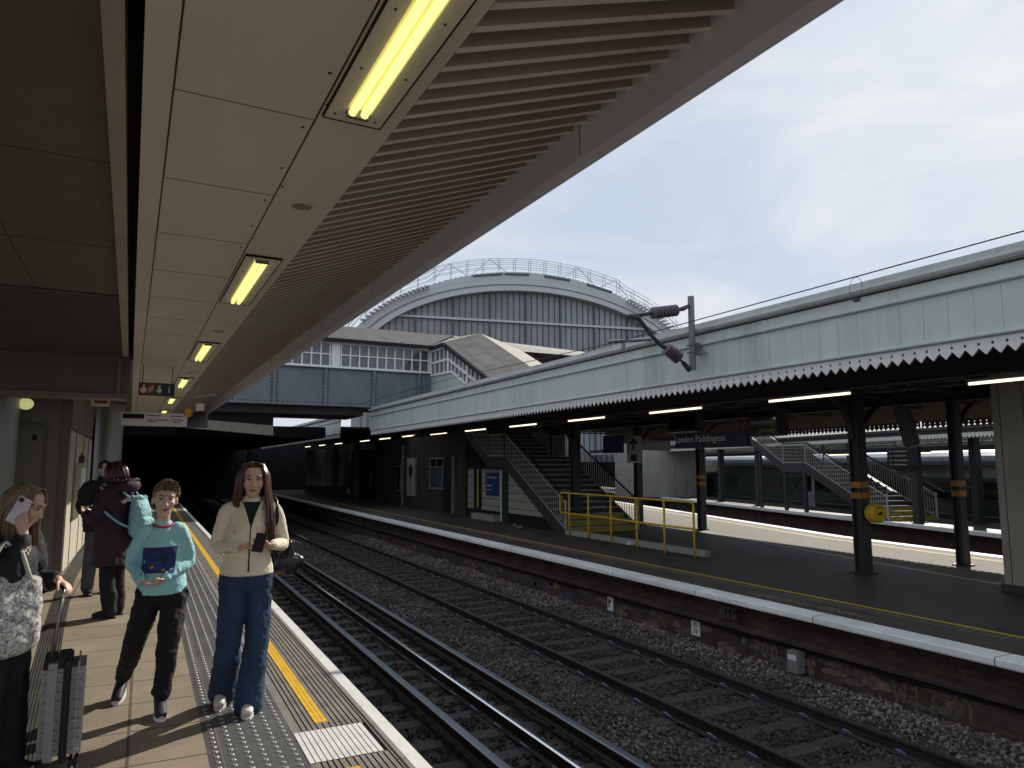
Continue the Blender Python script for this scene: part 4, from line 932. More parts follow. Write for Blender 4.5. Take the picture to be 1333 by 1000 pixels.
# posts and canopies of the third platform
for s_, t, lb in ((4.5, 1.0, 'pale grey post left of the distant stair foot'), (3.6, 2.6, 'grey post just right of the distant stair foot'), (15.5, 1.2, 'grey post by the pale train door'), (19.5, 1.2, 'grey post left of the train door'), (-2.5, 2.2, 'grey post of the third platform behind the pale pier')):
    q = p3(s_, t, ZP); c = empty('canopy_post', tuple(q), RZ3, lb, 'post', 'posts of the third platform')
    MB().box(-.13, .13, -.13, .13, .03, 3.1).build('shaft', M['iron'], c); MB().box(-.2, .2, -.2, .2, .001, .03).build('base', M['iron'], c)
def low_canopy(s0, s1, t0, t1, ztip, lb):
    c = empty('third_canopy', tuple(p3(s0, t0)), RZ3, lb, 'canopy'); Ln = s1 - s0; w_ = t1 - t0
    valance(MB(), 0, 0, Ln, ztip + .17, h=.17).build('valance', M['valance'], c)
    MB().box(0, .05, 0, Ln, ztip + .171, ztip + .36).build('fascia_board', M['iron'], c)
    MB().box(-.10, 0, 0, Ln, ztip + .30, ztip + .40).build('gutter', M['iron'], c)
    MB().prism([(.06, ztip + .30), (w_ / 2, ztip + .55), (w_, ztip + .30), (w_, ztip + .36), (w_ / 2, ztip + .62), (.06, ztip + .37)], 'Y', 0, Ln).build('roof_deck', M['irondark'], c)
    valance(MB(), w_, 0, Ln, ztip + .17, h=.17).build('rear_valance', M['valance'], c)
    mb = MB()
    for i in range(int(Ln / 2.5)): mb.box(.1, w_ - .1, i * 2.5, i * 2.5 + .08, ztip + .16, ztip + .28)
    mb.build('cross_beam', M['irondark'], c)
    return c
low_canopy(-14, 42, .5, 3.6, 2.56, 'low dark canopy with a white saw-tooth edge above the distant stairs')
low_canopy(-14, 48, 8.6, 13.5, 2.75, 'farthest dark canopy with white saw-tooth edge seen above the train roof')
for s_, t, lb in ((9.5, 1.6, 'strip light above the distant stair landing'), (5.5, 1.8, 'strip light between the distant stairs and the thick column'), (16, 2.0, 'strip light beside the train door'), (-1.5, 2.2, 'strip light above the farthest name board by the pier')):
    o = striplight(*p3(s_, t, 2.15), lb, 1.6, 'strip lights of the third platform'); o.rotation_euler = (0, 0, RZ3)
s = empty('platform_name_board', tuple(p3(-.2, 1.6, 1.95)), RZ3, 'navy name board cut off behind the pale pier', 'sign')
MB().box(-.05, .05, -1.3, .55, -.17, .17).build('board', M['navy'], s); text('London Paddington', .22, M['signwhite'], s, (-.0515, .42, 0), FACE_X, align='LEFT', extrude=.001)
MB().tube([(0, -.2, .17), (0, -.2, .7)], .015, 6).build('hanger', M['iron'], s)
s = empty('departure_board', tuple(p3(4.6, .6, 1.98)), RZ3 + R_(15), 'dark multi-line direction board beside the pale post near the distant stair foot', 'sign')
MB().box(-.05, .05, -.6, .6, -.34, .34).build('board', M['black'], s); mb = MB()
for i, z in enumerate((.22, .06, -.10, -.25)): mb.box(-.054, -.0505, -.2 + .05 * (i % 2), .35, z - .02, z + .02); mb.box(-.054, -.0505, .42, .5, z - .02, z + .02)
mb.build('text_line', M['grey'], s); MB().tube([(0, .3, .34), (0, .3, .8)], .015, 6).build('hanger', M['iron'], s)
# pale block with a door
s = empty('pale_block', (27.4, 37.0, ZP), -math.atan2(1.35, 4.92) * -1 * -1, 'pale rendered block with a flush door beyond the staircase', 'block')
MB().box(0, 5.1, 0, 3, .001, 3.6).build('wall', M['concrete'], s)
mb = MB(); mb.box(2.9, 2.93, -.02, -.0005, .05, 2.3); mb.box(3.75, 3.78, -.02, -.0005, .05, 2.3); mb.box(2.93, 3.75, -.02, -.0005, 2.27, 2.3); d_ = mb.build('door_frame', M['grey'], s); MB().box(2.932, 3.748, -.015, -.0005, .05, 2.268).build('door', M['concrete'], s)
# dark retaining wall behind everything on the right
s = MB().prism([tuple(p3(-30, 15.5)[:2]), tuple(p3(75, 15.5)[:2]), tuple(p3(75, 16.2)[:2]), tuple(p3(-30, 16.2)[:2])], 'Z', -1.6, 3.15).build('retaining_wall', M['tunnel']); tag(s, 'dark retaining wall beyond the train', 'wall')
tag(MB().box(7.6, 60, 62.5, 63.2, -1.6, 4.1).build('end_wall', M['tunnel']), 'dark end wall closing the view beneath the far canopies', 'wall')

# ================================================================ road bridge and dark opening
s = empty('road_bridge', (0, 33.5, 0), 0, 'dark low road bridge swallowing the tracks beyond the near canopy', 'bridge')
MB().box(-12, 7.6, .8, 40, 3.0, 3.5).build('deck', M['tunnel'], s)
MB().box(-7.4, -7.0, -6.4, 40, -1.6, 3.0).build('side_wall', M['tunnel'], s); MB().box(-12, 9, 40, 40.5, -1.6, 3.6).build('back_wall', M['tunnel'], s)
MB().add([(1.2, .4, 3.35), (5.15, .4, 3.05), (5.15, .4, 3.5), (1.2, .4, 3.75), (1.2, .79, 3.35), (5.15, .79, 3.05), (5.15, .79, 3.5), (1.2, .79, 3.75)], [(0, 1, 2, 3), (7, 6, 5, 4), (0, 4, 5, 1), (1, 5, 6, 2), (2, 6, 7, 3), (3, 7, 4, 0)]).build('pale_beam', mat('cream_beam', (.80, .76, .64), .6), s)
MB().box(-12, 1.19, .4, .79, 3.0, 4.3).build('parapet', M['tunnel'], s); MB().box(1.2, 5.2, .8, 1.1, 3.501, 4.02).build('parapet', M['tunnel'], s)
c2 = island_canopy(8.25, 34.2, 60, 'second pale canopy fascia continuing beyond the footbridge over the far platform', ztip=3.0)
mb = MB(); mb.box(.06, 12, 0, 25, 3.45, 3.55); mb.build('roof_deck', M['irondark'], c2)
for i, lb in enumerate(('eleventh tiny strip light in the row running into the dark', 'twelfth tiny strip light in the row running into the dark', 'last tiny strip light before the dark bridge')):
    striplight(10.2 - .1 * i, 42.5 + 4 * i, 2.98, lb, 1.7)

# ================================================================ footbridge
fb = empty('footbridge', (0, 29.5, 0), 0, 'grey-blue riveted girder footbridge with white glazed sides and a dark felt roof', 'footbridge')
FX0, FX1, FZ0, FZ1 = -6.0, 11.1, 4.16, 5.68
mb = MB(); mb.box(FX0, FX1, 0, .05, FZ0, FZ1); mb.box(FX0, FX1, -.14, .2, FZ0 - .04, FZ0 - .001); mb.box(FX0, FX1, -.12, .2, FZ1 + .001, FZ1 + .03)
mb.build('girder', M['girder'], fb)
mb = MB()
for x in np.arange(FX0 + .35, FX1, 2.02):
    mb.box(x - .05, x + .05, -.10, -.0005, FZ0, FZ1)
mb.build('stiffener', M['girder'], fb)
mb = MB()
for x in np.arange(FX0 + .35, FX1, 2.02):
    for z in np.arange(FZ0 + .1, FZ1, .15):
        for dx in (-.11, .11): mb.lathe([(.036, -.014), (.02, -.034)], 5, (x + dx, .013, z), 'Y')
for x in np.arange(FX0 + .1, FX1, .17):
    mb.lathe([(.036, -.014), (.02, -.034)], 5, (x, .013, FZ0 + .1), 'Y')
mb.build('rivet', mat('rivet_dark', (.07, .08, .095), .6), fb)['kind'] = 'stuff'
MB().box(FX0, FX1 + 3, .2, 3.3, FZ0 + .1, FZ0 + .25).build('deck', M['iron'], fb); MB().box(FX0, FX1, 3.3, 3.36, FZ0, FZ1).build('girder', M['girder'], fb)
MB().box(FX0, 8.15, .25, 3.2, 3.78, FZ0 + .09).build('cross_girder', M['irondark'], fb)
def glazed(x0, x1, z0, z1, nx_, name='window'):
    w_ = empty(name); w_.parent = fb
    f = MB(); cw = (x1 - x0) / nx_
    f.box(x0 - .05, x1 + .05, -.07, .02, z0 - .09, z0); f.box(x0 - .05, x1 + .05, -.06, .02, z1, z1 + .07)
    for i in range(nx_ + 1): f.box(x0 + i * cw - .028, x0 + i * cw + .028, -.05, .02, z0 + .0005, z1 - .0005)
    zm = z0 + (z1 - z0) * .52; f.box(x0, x1, -.045, .019, zm - .025, zm + .025)
    f.build('frame', M['framewhite'], w_); MB().box(x0, x1, .03, .04, z0, z1).build('pane', M['glass'], w_)
WZ0, WZ1 = 5.80, 6.72
glazed(7.08, 10.95, WZ0, WZ1, 10); glazed(3.6, 6.62, WZ0, WZ1, 8); glazed(-.5, 3.1, WZ0, WZ1, 9)
mb = MB(); mb.box(6.68, 7.02, -.08, .0, WZ0 - .09, WZ1 + .07); mb.box(3.16, 3.54, -.08, .0, WZ0 - .09, WZ1 + .07); mb.box(11.0, 11.14, -.09, .05, WZ0 - .09, WZ1 + .07); mb.build('white_post', M['framewhite'], fb)
mb = MB(); mb.box(FX0, FX1 + .05, -.02, .15, WZ1 + .071, WZ1 + .13); mb.build('wall_plate', M['framewhite'], fb)
mb = MB(); mb.box(FX0, FX1 + .1, 2.9, 2.95, FZ1, WZ1); mb.build('rear_wall', mat('inside_wall', (.30, .31, .31), .7), fb)
# roof: ridge along X
mb = MB(); e = WZ1 + .14; rg = 7.75
mb.add([(FX0, -.32, e), (FX1 - .25, -.32, e), (FX1 + 1.5, 1.55, rg), (FX0, 1.55, rg), (FX0, -.32, e + .06), (FX1 - .25, -.32, e + .06), (FX1 + 1.5, 1.55, rg + .06), (FX0, 1.55, rg + .06)], [(0, 3, 2, 1), (4, 5, 6, 7), (0, 1, 5, 4), (1, 2, 6, 5), (2, 3, 7, 6), (3, 0, 4, 7)])
mb.add([(FX0, 1.55, rg), (20, 1.55, rg - .25), (20, 3.6, e), (FX0, 3.6, e), (FX0, 1.55, rg + .06), (20, 1.55, rg - .19), (20, 3.6, e + .06), (FX0, 3.6, e + .06)], [(0, 3, 2, 1), (4, 5, 6, 7), (0, 1, 5, 4), (1, 2, 6, 5), (2, 3, 7, 6), (3, 0, 4, 7)])
mb.build('roof', M['roofslate'], fb)
MB().box(FX0, FX1 - .1, -.40, -.321, e - .08, e + .05).build('roof_gutter', M['black'], fb)
MB().add([(FX1 + 1.5, 1.54, rg + .065), (20, 1.5, rg - .18), (20, -.3, rg - .75), (FX1 + 2.9, -.3, rg - .75)], [(0, 1, 2, 3)]).build('pale_roof', M['roofpale'], fb)
# stair enclosure coming down towards the camera
EX0, EX1, ER = 11.1 - FX0 * 0, 14.1, 12.6
def L_(x, y, z): return (x, y - 29.5, z)
sl = [(29.45, 6.67), (27.55, 6.67), (22.0, 4.25)]        # top of side glazing (Y, z)
bo = [(29.45, 5.64), (27.0, 5.5), (22.0, 3.4)]
se = empty('stair_enclosure', (0, 0, 0)); se.parent = fb
mb = MB()
def side(mb, x0, x1, pts): mb.prism([(p[0] - 29.5, p[1]) for p in pts], 'X', x0, x1)
side(mb, 11.08, 11.12, [(29.45, 5.64), (27.0, 5.52), (22.0, 3.45), (29.45, 3.45)]); mb.build('lower_wall', M['palegreen'], se)
mb = MB()
for (a, b) in (((29.45, 6.67), (27.55, 6.67)), ((27.55, 6.67), (22.0, 4.22)), ((29.45, 5.64), (27.0, 5.52)), ((27.0, 5.52), (22.0, 3.3)), ((29.45, 6.15), (27.4, 6.1)), ((27.4, 6.1), (22.0, 3.75))): mb.bar(L_(11.05, *a), L_(11.05, *b), .07, .09)
for y in (29.4, 28.9, 28.4, 27.9): mb.bar(L_(11.05, y, 5.62), L_(11.05, y, 6.66), .05, .05, (0, 1, 0))
for i in range(14):
    y = 27.45 - .4 * i; zt = 6.67 - (27.55 - y) * .4414; zb = 5.52 - max(0, 27.0 - y) * .444; mb.bar(L_(11.05, y, zb), L_(11.05, y, zt), .05, .05 if i not in (0, 5, 10) else .16, (0, 1, 0))
mb.build('frame', M['framewhite'], se)
mb = MB(); side(mb, 11.085, 11.10, [(29.44, 5.66), (27.0, 5.54), (22.0, 3.32), (22.0, 4.2), (27.55, 6.65), (29.44, 6.65)]); mb.build('pane', M['glass'], se)
mb = MB()
def roofq(mb, q): mb.add(q + [(p[0], p[1], p[2] + .07) for p in q], [(0, 3, 2, 1), (4, 5, 6, 7), (0, 1, 5, 4), (1, 2, 6, 5), (2, 3, 7, 6), (3, 0, 4, 7)])
roofq(mb, [L_(10.9, 27.45, 6.72), L_(10.9, 22, 4.30), L_(12.6, 22.0, 4.78), L_(12.6, 27.6, 7.28)]); mb.build('roof', M['roofside'], se)
mb = MB(); roofq(mb, [L_(12.6, 27.6, 7.28), L_(12.6, 22.0, 4.78), L_(14.4, 22.0, 4.30), L_(14.4, 27.5, 6.72)]); roofq(mb, [L_(11.0, 29.3, 6.86), L_(10.9, 27.47, 6.74), L_(12.6, 27.62, 7.30), L_(12.6, 31.0, 7.6)]); mb.build('pale_roof', M['roofpale'], se)
mb = MB(); mb.bar(L_(10.86, 27.6, 6.74), L_(10.86, 22, 4.28), .06, .14); mb.bar(L_(10.9, 29.3, 6.78), L_(10.86, 27.6, 6.74), .06, .14); mb.build('gutter', M['black'], se)

# ================================================================ great arched train shed behind
A = Vector((.98, -.196, 0)).normalized(); NS = Vector((.196, .98, 0)).normalized()
sh = empty('arched_train_shed', (29.25, 53.72, 0), math.atan2(A.y, A.x), 'great arched train shed with glazed end screen and grey cladding rising behind the footbridge', 'train shed')
# local: x along the screen, y receding, z up
AA, BB, ZC = 15.0, 7.9, 8.8
def arch(u, d=0): 
    a, b = AA + d * 1.15, BB + d
    q = max(0, 1 - (u / a) ** 2); return ZC + b * math.sqrt(q)
US = [-15 + i * .5 for i in range(61)]
def band(mb, d0, d1, y0, y1, umax0=None):
    n = 64; A0 = [math.pi * i / n for i in range(n + 1)]
    def P(t, d, y): return ((AA + d * 1.15) * math.cos(t), y, ZC + (BB + d) * math.sin(t))
    for i in range(n):
        t0, t1 = A0[i], A0[i + 1]
        q = [P(t0, d0, y0), P(t1, d0, y0), P(t1, d1, y0), P(t0, d1, y0), P(t0, d0, y1), P(t1, d0, y1), P(t1, d1, y1), P(t0, d1, y1)]
        mb.add(q, [(0, 1, 2, 3), (7, 6, 5, 4), (0, 4, 5, 1), (3, 2, 6, 7)])
    return mb
n = 48; pts = [(AA * math.cos(math.pi * i / n), ZC + BB * math.sin(math.pi * i / n)) for i in range(n + 1)] + [(-AA, 2), (AA, 2)]
MB().prism(pts, 'Y', .25, .3).build('glass_screen', M['shedglass'], sh)
band(MB(), .02, .42, -.5, .3).build('arch_rib', M['shed'], sh)
band(MB(), .425, .62, -.2, .3).build('arch_recess', M['gutter'], sh)
band(MB(), .625, 1.25, -.35, .4).build('cladding_band', M['shed'], sh)
mb = MB()  # stepped upper cladding over the crown
for u in np.arange(-9.0, 9.0, .45):
    zb = min(arch(u, 1.1), arch(u + .44, 1.1)) ; zt = arch(u + .22, 1.25) + .33 * max(0.15, (1 - (u / 9.6) ** 2)) + .12
    mb.box(u, u + .445, -.36 - .004 * (int(u * 20) % 2), .4, zb, zt)
mb.build('upper_cladding', M['shed'], sh)
mb = MB()
for u0, u1, dz in ((-5.2, -2.6, .0), (-2.4, -.2, .1), (1.2, 3.6, .1), (5.2, 7.6, .0)): mb.bar((u0, -.42, arch(u0, 1.25) + .24), (u1, -.42, arch(u1, 1.25) + .24), .06, .18)
mb.build('dark_slot', M['mullion'], sh)
mb = MB(); mb.box(-11.9, 11.9, -.02, .2, 13.95, 14.13); mb.build('transom', M['shed'], sh)
mb = MB()
for i in range(-4, 5):
    u = -.35 + i * 3.2
    if abs(u) < AA: mb.box(u - .075, u + .075, .0, .22, 2, arch(u) - .02)
mb.build('main_mullion', M['mullion'], sh)
mb = MB(); u = -14.2
while u < 14.3:
    mb.box(u - .022, u + .022, .12, .23, 2, arch(u) - .02); u += .533
mb.build('mullion', M['mullion'], sh)
mb = MB()
for i in range(-4, 4):
    u = -.35 + (i + .5) * 3.2
    for rr_ in (1.0, 1.45):
        for j in range(16):
            a, b = 2 * math.pi * j / 16, 2 * math.pi * (j + 1) / 16
            za, zb = 12.2 + rr_ * math.sin(a), 12.2 + rr_ * math.sin(b); ua, ub = u + rr_ * math.cos(a), u + rr_ * math.cos(b)
            if max(za, zb) < min(arch(ua), arch(ub)) - .1: mb.bar((ua, .243, za), (ub, .243, zb), .008, .04, (0, 0, 1) if abs(zb - za) < abs(ub - ua) else (1, 0, 0))
    for du, dv in ((-1, 1), (1, -1)):
        zt = min(arch(u - du * 1.5), 15.6); 
        if zt > 14.6: mb.bar((u - 1.2 * du, .243, 14.2), (u + .9 * du, .243, zt - .15), .008, .035, (1, 0, 0))
mb.build('tracery', M['gutter'], sh)
mb = MB(); n = 64
for i in range(n):
    t0, t1 = math.pi * i / n, math.pi * (i + 1) / n
    P = lambda t, y: ((AA + .9) * math.cos(t), y, ZC + (BB + .75) * math.sin(t))
    mb.add([P(t0, .42), P(t1, .42), P(t1, 140), P(t0, 140)], [(0, 1, 2, 3)])
mb.build('barrel_roof', M['shedroof'], sh)
# stepped access ladders on the haunches
mb = MB()
for sg_ in (-1, 1):
    for i in range(16):
        u = sg_ * (9.2 + i * .34)
        if abs(u) < 15.6: z = arch(u, 1.25); mb.box(u - .2, u + .2, -.9, -.36, z + .02, z + .12)
mb.build('access_step', M['shed'], sh)
# walkway railing over the crown
mb = MB()
us = list(np.arange(-15.4, 15.5, .7))
def zr(u): return arch(u, 1.25) + (.45 if abs(u) < 9 else .12)
for off in (0, -1.0):
    for h in (.45, .85, 1.2):
        for a, b in zip(us, us[1:]): mb.bar((a, -.25 + off * -.6, zr(a) + h), (b, -.25 + off * -.6, zr(b) + h), .035, .035)
    for u in us[::2]: mb.bar((u, -.25 + off * -.6, zr(u)), (u, -.25 + off * -.6, zr(u) + 1.25), .04, .04, (0, 1, 0))
for c_ in (-7.2, -3.6, 4.6, 8.2):
    mb.bar((c_ - 1.6, .1, zr(c_ - 1.6)), (c_, .1, zr(c_) + 1.25), .05, .05); mb.bar((c_ + 1.6, .1, zr(c_ + 1.6)), (c_, .1, zr(c_) + 1.25), .05, .05)
mb.build('walkway_railing', M['galv'], sh)
mb = MB()  # lattice of access rails on the left roof slope
for y in np.arange(2, 60, 2.6):
    for t in np.arange(R_(118), R_(172), R_(7)):
        p0 = ((AA + 1.5) * math.cos(t), y, ZC + (BB + 1.5) * math.sin(t)); p1 = ((AA + 1.5) * math.cos(t + R_(7)), y, ZC + (BB + 1.5) * math.sin(t + R_(7))); mb.bar(p0, p1, .05, .05, (0, 1, 0))
for t in np.arange(R_(118), R_(172), R_(9)): mb.bar(((AA + 1.5) * math.cos(t), .4, ZC + (BB + 1.5) * math.sin(t)), ((AA + 1.5) * math.cos(t), 60, ZC + (BB + 1.5) * math.sin(t)), .05, .05)
mb.build('roof_lattice', M['galv'], sh)

# ================================================================ overhead line
def at_y(px, py, Y):
    F = Vector((math.sin(YAW) * math.cos(PITCH), math.cos(YAW) * math.cos(PITCH), math.sin(PITCH))); Rr = Vector((math.cos(YAW), -math.sin(YAW), 0)); U = Rr.cross(F)
    d = F * FPX + Rr * (px - 666.5) + U * (500 - py); t = Y / d.y; return Vector((0, 0, CAM_H)) + d * t
def at_x(px, py, X):
    F = Vector((math.sin(YAW) * math.cos(PITCH), math.cos(YAW) * math.cos(PITCH), math.sin(PITCH))); Rr = Vector((math.cos(YAW), -math.sin(YAW), 0)); U = Rr.cross(F)
    d = F * FPX + Rr * (px - 666.5) + U * (500 - py); t = X / d.x; return Vector((0, 0, CAM_H)) + d * t
s = empty('catenary_mast', (8.12, 9.2, 3.29), 0, 'grey overhead line mast and cantilever with ribbed insulators fixed to the pale fascia', 'mast')
def Lm(p): return (p[0] - 8.12, p[1] - 9.2, p[2] - 3.29)
MY = 9.2
MB().tube([(0, 0, 0), (0, 0, 1.26)], .055, 12).build('post', M['mastgrey'], s, smooth=False)
mb = MB()
for z in (.30, .42): mb.bar((-.06, 0, z), (.26, 0, z), .11, .02); mb.tube([(-.06, -.07, z), (-.06, .07, z)], .012, 6)
mb.bar((.05, -.04, .28), (.12, -.22, .27), .02, .03); mb.box(.05, .12, -.06, .06, .26, .46); mb.build('clamp', M['mastgrey'], s)
T = {n_: Lm(at_y(x, y, MY)) for n_, (x, y) in dict(tp=(897, 398), t1=(889, 402), t2=(881, 404), t3=(858, 407), t4=(848, 408), t5=(815, 412), j=(831, 414), k1=(849, 438), k2=(862, 451), i1=(866, 452), i2=(884, 467), b1=(889, 472), b2=(898, 482), r1=(848, 442), r2=(791, 445), d1=(812, 446), d2=(811, 458)).items()}
mb = MB(); mb.tube([T['tp'], T['t1'], T['t2']], [.03, .045, .03], 6); mb.tube([T['t4'], T['t5']], .034, 8); mb.tube([T['j'], T['k1'], T['k2']], .034, 8); mb.tube([T['b1'], T['b2']], [.035, .05], 8); mb.tube([T['i2'], T['b1']], .02, 6)
mb.tube([(T['t5'][0] * .6 + T['j'][0] * .4, 0, T['t5'][2] + .0), (T['j'][0], 0, T['j'][2] + .0)], .045, 6); mb.tube([T['k2'], T['i1']], .038, 6); mb.build('tube_arm', M['iron'], s)
mb = MB(); mb.tube([T['r1'], T['r2']], .03, 8); mb.tube([T['d1'], T['d2']], .03, 6); mb.tube([(T['d1'][0] - .08, 0, T['d1'][2] + .03), (T['d1'][0] + .05, 0, T['d1'][2] + .03)], .02, 6); mb.build('registration_arm', M['mastgrey'], s)
def insulator(a, b, r0, r1, n_):
    a, b = Vector(a), Vector(b); pts, rs = [], []
    for i in range(n_):
        for f, r in ((.0, r0), (.35, r1), (.55, r1), (.95, r0)): pts.append(a + (b - a) * ((i + f) / n_)); rs.append(r)
    return MB().tube(pts, rs, 14)
insulator(T['t2'], T['t4'], .055, .10, 8).build('insulator', M['insul'], s); insulator(T['i2'], T['i1'], .05, .115, 6).build('insulator', M['insul'], s)
# wires
WX = T['r2'][0] + 8.12 + .12
wz = at_y(800, 447, MY).z
mb = MB(); mb.tube([(WX + .02, -6, wz + .08), (WX, 3.3, wz + .05), (WX, 9.2, wz + .01), (WX - .05, 16, wz + .16), (WX - .3, 28, wz + .1), (WX - .6, 34, wz - .75), (5.0, 60, 2.7)], .0075, 5)
lp = [(WX + .0 + .09 * math.sin(a) * 0, 4.86 + .075 * math.sin(a), wz - .08 + .115 * math.cos(a)) for a in [i * math.pi / 8 for i in range(17)]]
mb.tube(lp, .003, 4, False); mb.box(WX - .02, WX + .02, 4.83, 4.89, wz - .225, wz - .19)
tag(mb.build('contact_wire', M['wire']), 'thin dark overhead wire running past the mast registration arm', 'wire')
# ================================================================ people
def frame(f, up=(0, 0, 1)):
    f = Vector(f).normalized(); u = Vector(up); r = f.cross(u).normalized(); u = r.cross(f).normalized(); return r, f, u
def sm_chain(mb, pts, rad, n=12, flat=None, cap=(1, 1)):
    """tapered rounded chain; rad = radius or (across, along) per joint, flat = direction that the first radius runs along"""
    pts = [Vector(p) for p in pts]
    # resample with a smooth curve
    P, Rr = [], []
    k = len(pts)
    rr = [(r, r) if not isinstance(r, (tuple, list)) else r for r in rad]
    for i in range(k - 1):
        p0 = pts[max(i - 1, 0)]; p1 = pts[i]; p2 = pts[i + 1]; p3_ = pts[min(i + 2, k - 1)]
        m = 5
        for j in range(m):
            t = j / m; t2, t3 = t * t, t * t * t
            q = .5 * ((2 * p1) + (p2 - p0) * t + (2 * p0 - 5 * p1 + 4 * p2 - p3_) * t2 + (3 * p1 - p0 - 3 * p2 + p3_) * t3)
            s_ = t * t * (3 - 2 * t) * .5 + t * .5
            P.append(q); Rr.append((rr[i][0] * (1 - s_) + rr[i + 1][0] * s_, rr[i][1] * (1 - s_) + rr[i + 1][1] * s_))
    P.append(pts[-1]); Rr.append(rr[-1])
    # rounded ends
    d0 = (P[0] - P[1]).normalized(); d1 = (P[-1] - P[-2]).normalized()
    c0 = [(P[0] + d0 * min(Rr[0]) * q * cap[0], (Rr[0][0] * w_, Rr[0][1] * w_)) for q, w_ in ((.95, .25 if cap[0] == 1 else .85), (.75, .65 if cap[0] == 1 else .95), (.4, .9 if cap[0] == 1 else 1))]
    c1 = [(P[-1] + d1 * min(Rr[-1]) * q * cap[1], (Rr[-1][0] * w_, Rr[-1][1] * w_)) for q, w_ in ((.4, .9), (.75, .65), (.95, .25))]
    P = [c[0] for c in c0] + P + [c[0] for c in c1]; Rr = [c[1] for c in c0] + Rr + [c[1] for c in c1]
    base = len(mb.v); prev = Vector(flat) if flat is not None else None; K = len(P)
    for i, p in enumerate(P):
        d = (P[min(i + 1, K - 1)] - P[max(i - 1, 0)]).normalized()
        if prev is None:
            u = d.cross(Vector((0, 1, 0)))
            if u.length < .1: u = d.cross(Vector((1, 0, 0)))
        else:
            src = Vector(flat) if flat is not None else prev
            u = src - d * src.dot(d)
            if u.length < .05: u = prev - d * prev.dot(d)
        u.normalize(); prev = u; v = d.cross(u)
        for j in range(n):
            a = 2 * math.pi * j / n; mb.v.append(tuple(p + u * math.cos(a) * Rr[i][0] + v * math.sin(a) * Rr[i][1]))
    for i in range(K - 1):
        for j in range(n):
            j2 = (j + 1) % n; mb.f.append([base + i * n + j, base + i * n + j2, base + (i + 1) * n + j2, base + (i + 1) * n + j]); mb.mi.append(0)
    mb.f.append([base + j for j in range(n)][::-1]); mb.mi.append(0); mb.f.append([base + (K - 1) * n + j for j in range(n)]); mb.mi.append(0)
    return mb
TEX = bpy.data.textures.new('folds', 'CLOUDS'); TEX.noise_scale = .09; TEX.noise_depth = 3
TEX2 = bpy.data.textures.new('fine_folds', 'CLOUDS'); TEX2.noise_scale = .035; TEX2.noise_depth = 2
def fuse(mb, name, m, parent, voxel=.006, smooth=4, folds=0.0, fine=0.0):
    """one continuous surface out of overlapping closed shapes"""
    me = bpy.data.meshes.new('tmp'); me.from_pydata(mb.v, [], mb.f); me.update()
    b = bmesh.new(); b.from_mesh(me); bmesh.ops.recalc_face_normals(b, faces=b.faces); b.to_mesh(me); b.free()
    o = bpy.data.objects.new('tmp', me); col.objects.link(o)
    r = o.modifiers.new('r', 'REMESH'); r.mode = 'VOXEL'; r.voxel_size = voxel; r.use_smooth_shade = True
    s_ = o.modifiers.new('s', 'SMOOTH'); s_.iterations = smooth; s_.factor = .5
    if folds:
        d = o.modifiers.new('d', 'DISPLACE'); d.texture = TEX; d.texture_coords = 'LOCAL'; d.strength = folds; d.mid_level = .5
    if fine:
        d = o.modifiers.new('d2', 'DISPLACE'); d.texture = TEX2; d.texture_coords = 'LOCAL'; d.strength = fine; d.mid_level = .5
    me2 = bpy.data.meshes.new_from_object(o.evaluated_get(bpy.context.evaluated_depsgraph_get())); me2.name = name
    bpy.data.objects.remove(o); bpy.data.meshes.remove(me); me2.materials.clear()
    return meshobj(name, me2, m, parent, True)
class Head:
    def __init__(s, c, f, up=(0, 0, 1), size=1.0): s.c = Vector(c); s.r, s.f, s.u = frame(f, up); s.k = size
    def __call__(s, x, y, z): return s.c + (s.r * x - s.f * y + s.u * z) * s.k      # local: x right, -y forward, z up
def head_shapes(mb, H):
    def el(c, r, n=18, m=12):
        t = MB().ball((0, 0, 0), r, n, m); mb.add([H(c[0] + v[0], c[1] + v[1], c[2] + v[2]) for v in t.v], t.f)
    def ch(pts, rad, n=8): sm_chain(mb, [H(*p) for p in pts], [q * H.k for q in rad], n)
    el((0, .016, .036), (.074, .093, .080)); el((0, -.018, -.012), (.064, .072, .082)); el((0, -.026, -.070), (.046, .050, .040)); el((0, -.052, -.098), (.022, .022, .016))
    ch([(0, -.086, .020), (0, -.098, -.006), (0, -.106, -.028)], [.008, .0095, .0115]); ch([(-.012, -.092, -.033), (.012, -.092, -.033)], [.0085, .0085])
    ch([(-.050, -.066, .030), (-.026, -.084, .032), (0, -.086, .027), (.026, -.084, .032), (.050, -.066, .030)], [.008, .0105, .009, .0105, .008])
    for sg in (-1, 1):
        el((sg * .040, -.060, -.022), (.022, .022, .022), 10, 8)
        el((sg * .076, .012, -.006), (.011, .019, .031), 10, 8)
    ch([(-.022, -.081, -.058), (-.008, -.0895, -.055), (.008, -.0895, -.055), (.022, -.081, -.058)], [.004, .0062, .0062, .004], 6); ch([(-.02, -.080, -.061), (0, -.0885, -.066), (.02, -.080, -.061)], [.004, .0072, .004], 6)
EYEW = mat('eye_white', (.55, .53, .50), .3, var=.03); IRIS = mat('iris', (.03, .022, .016), .2); LIP = mat('lips', (.36, .13, .11), .5, var=.05); 
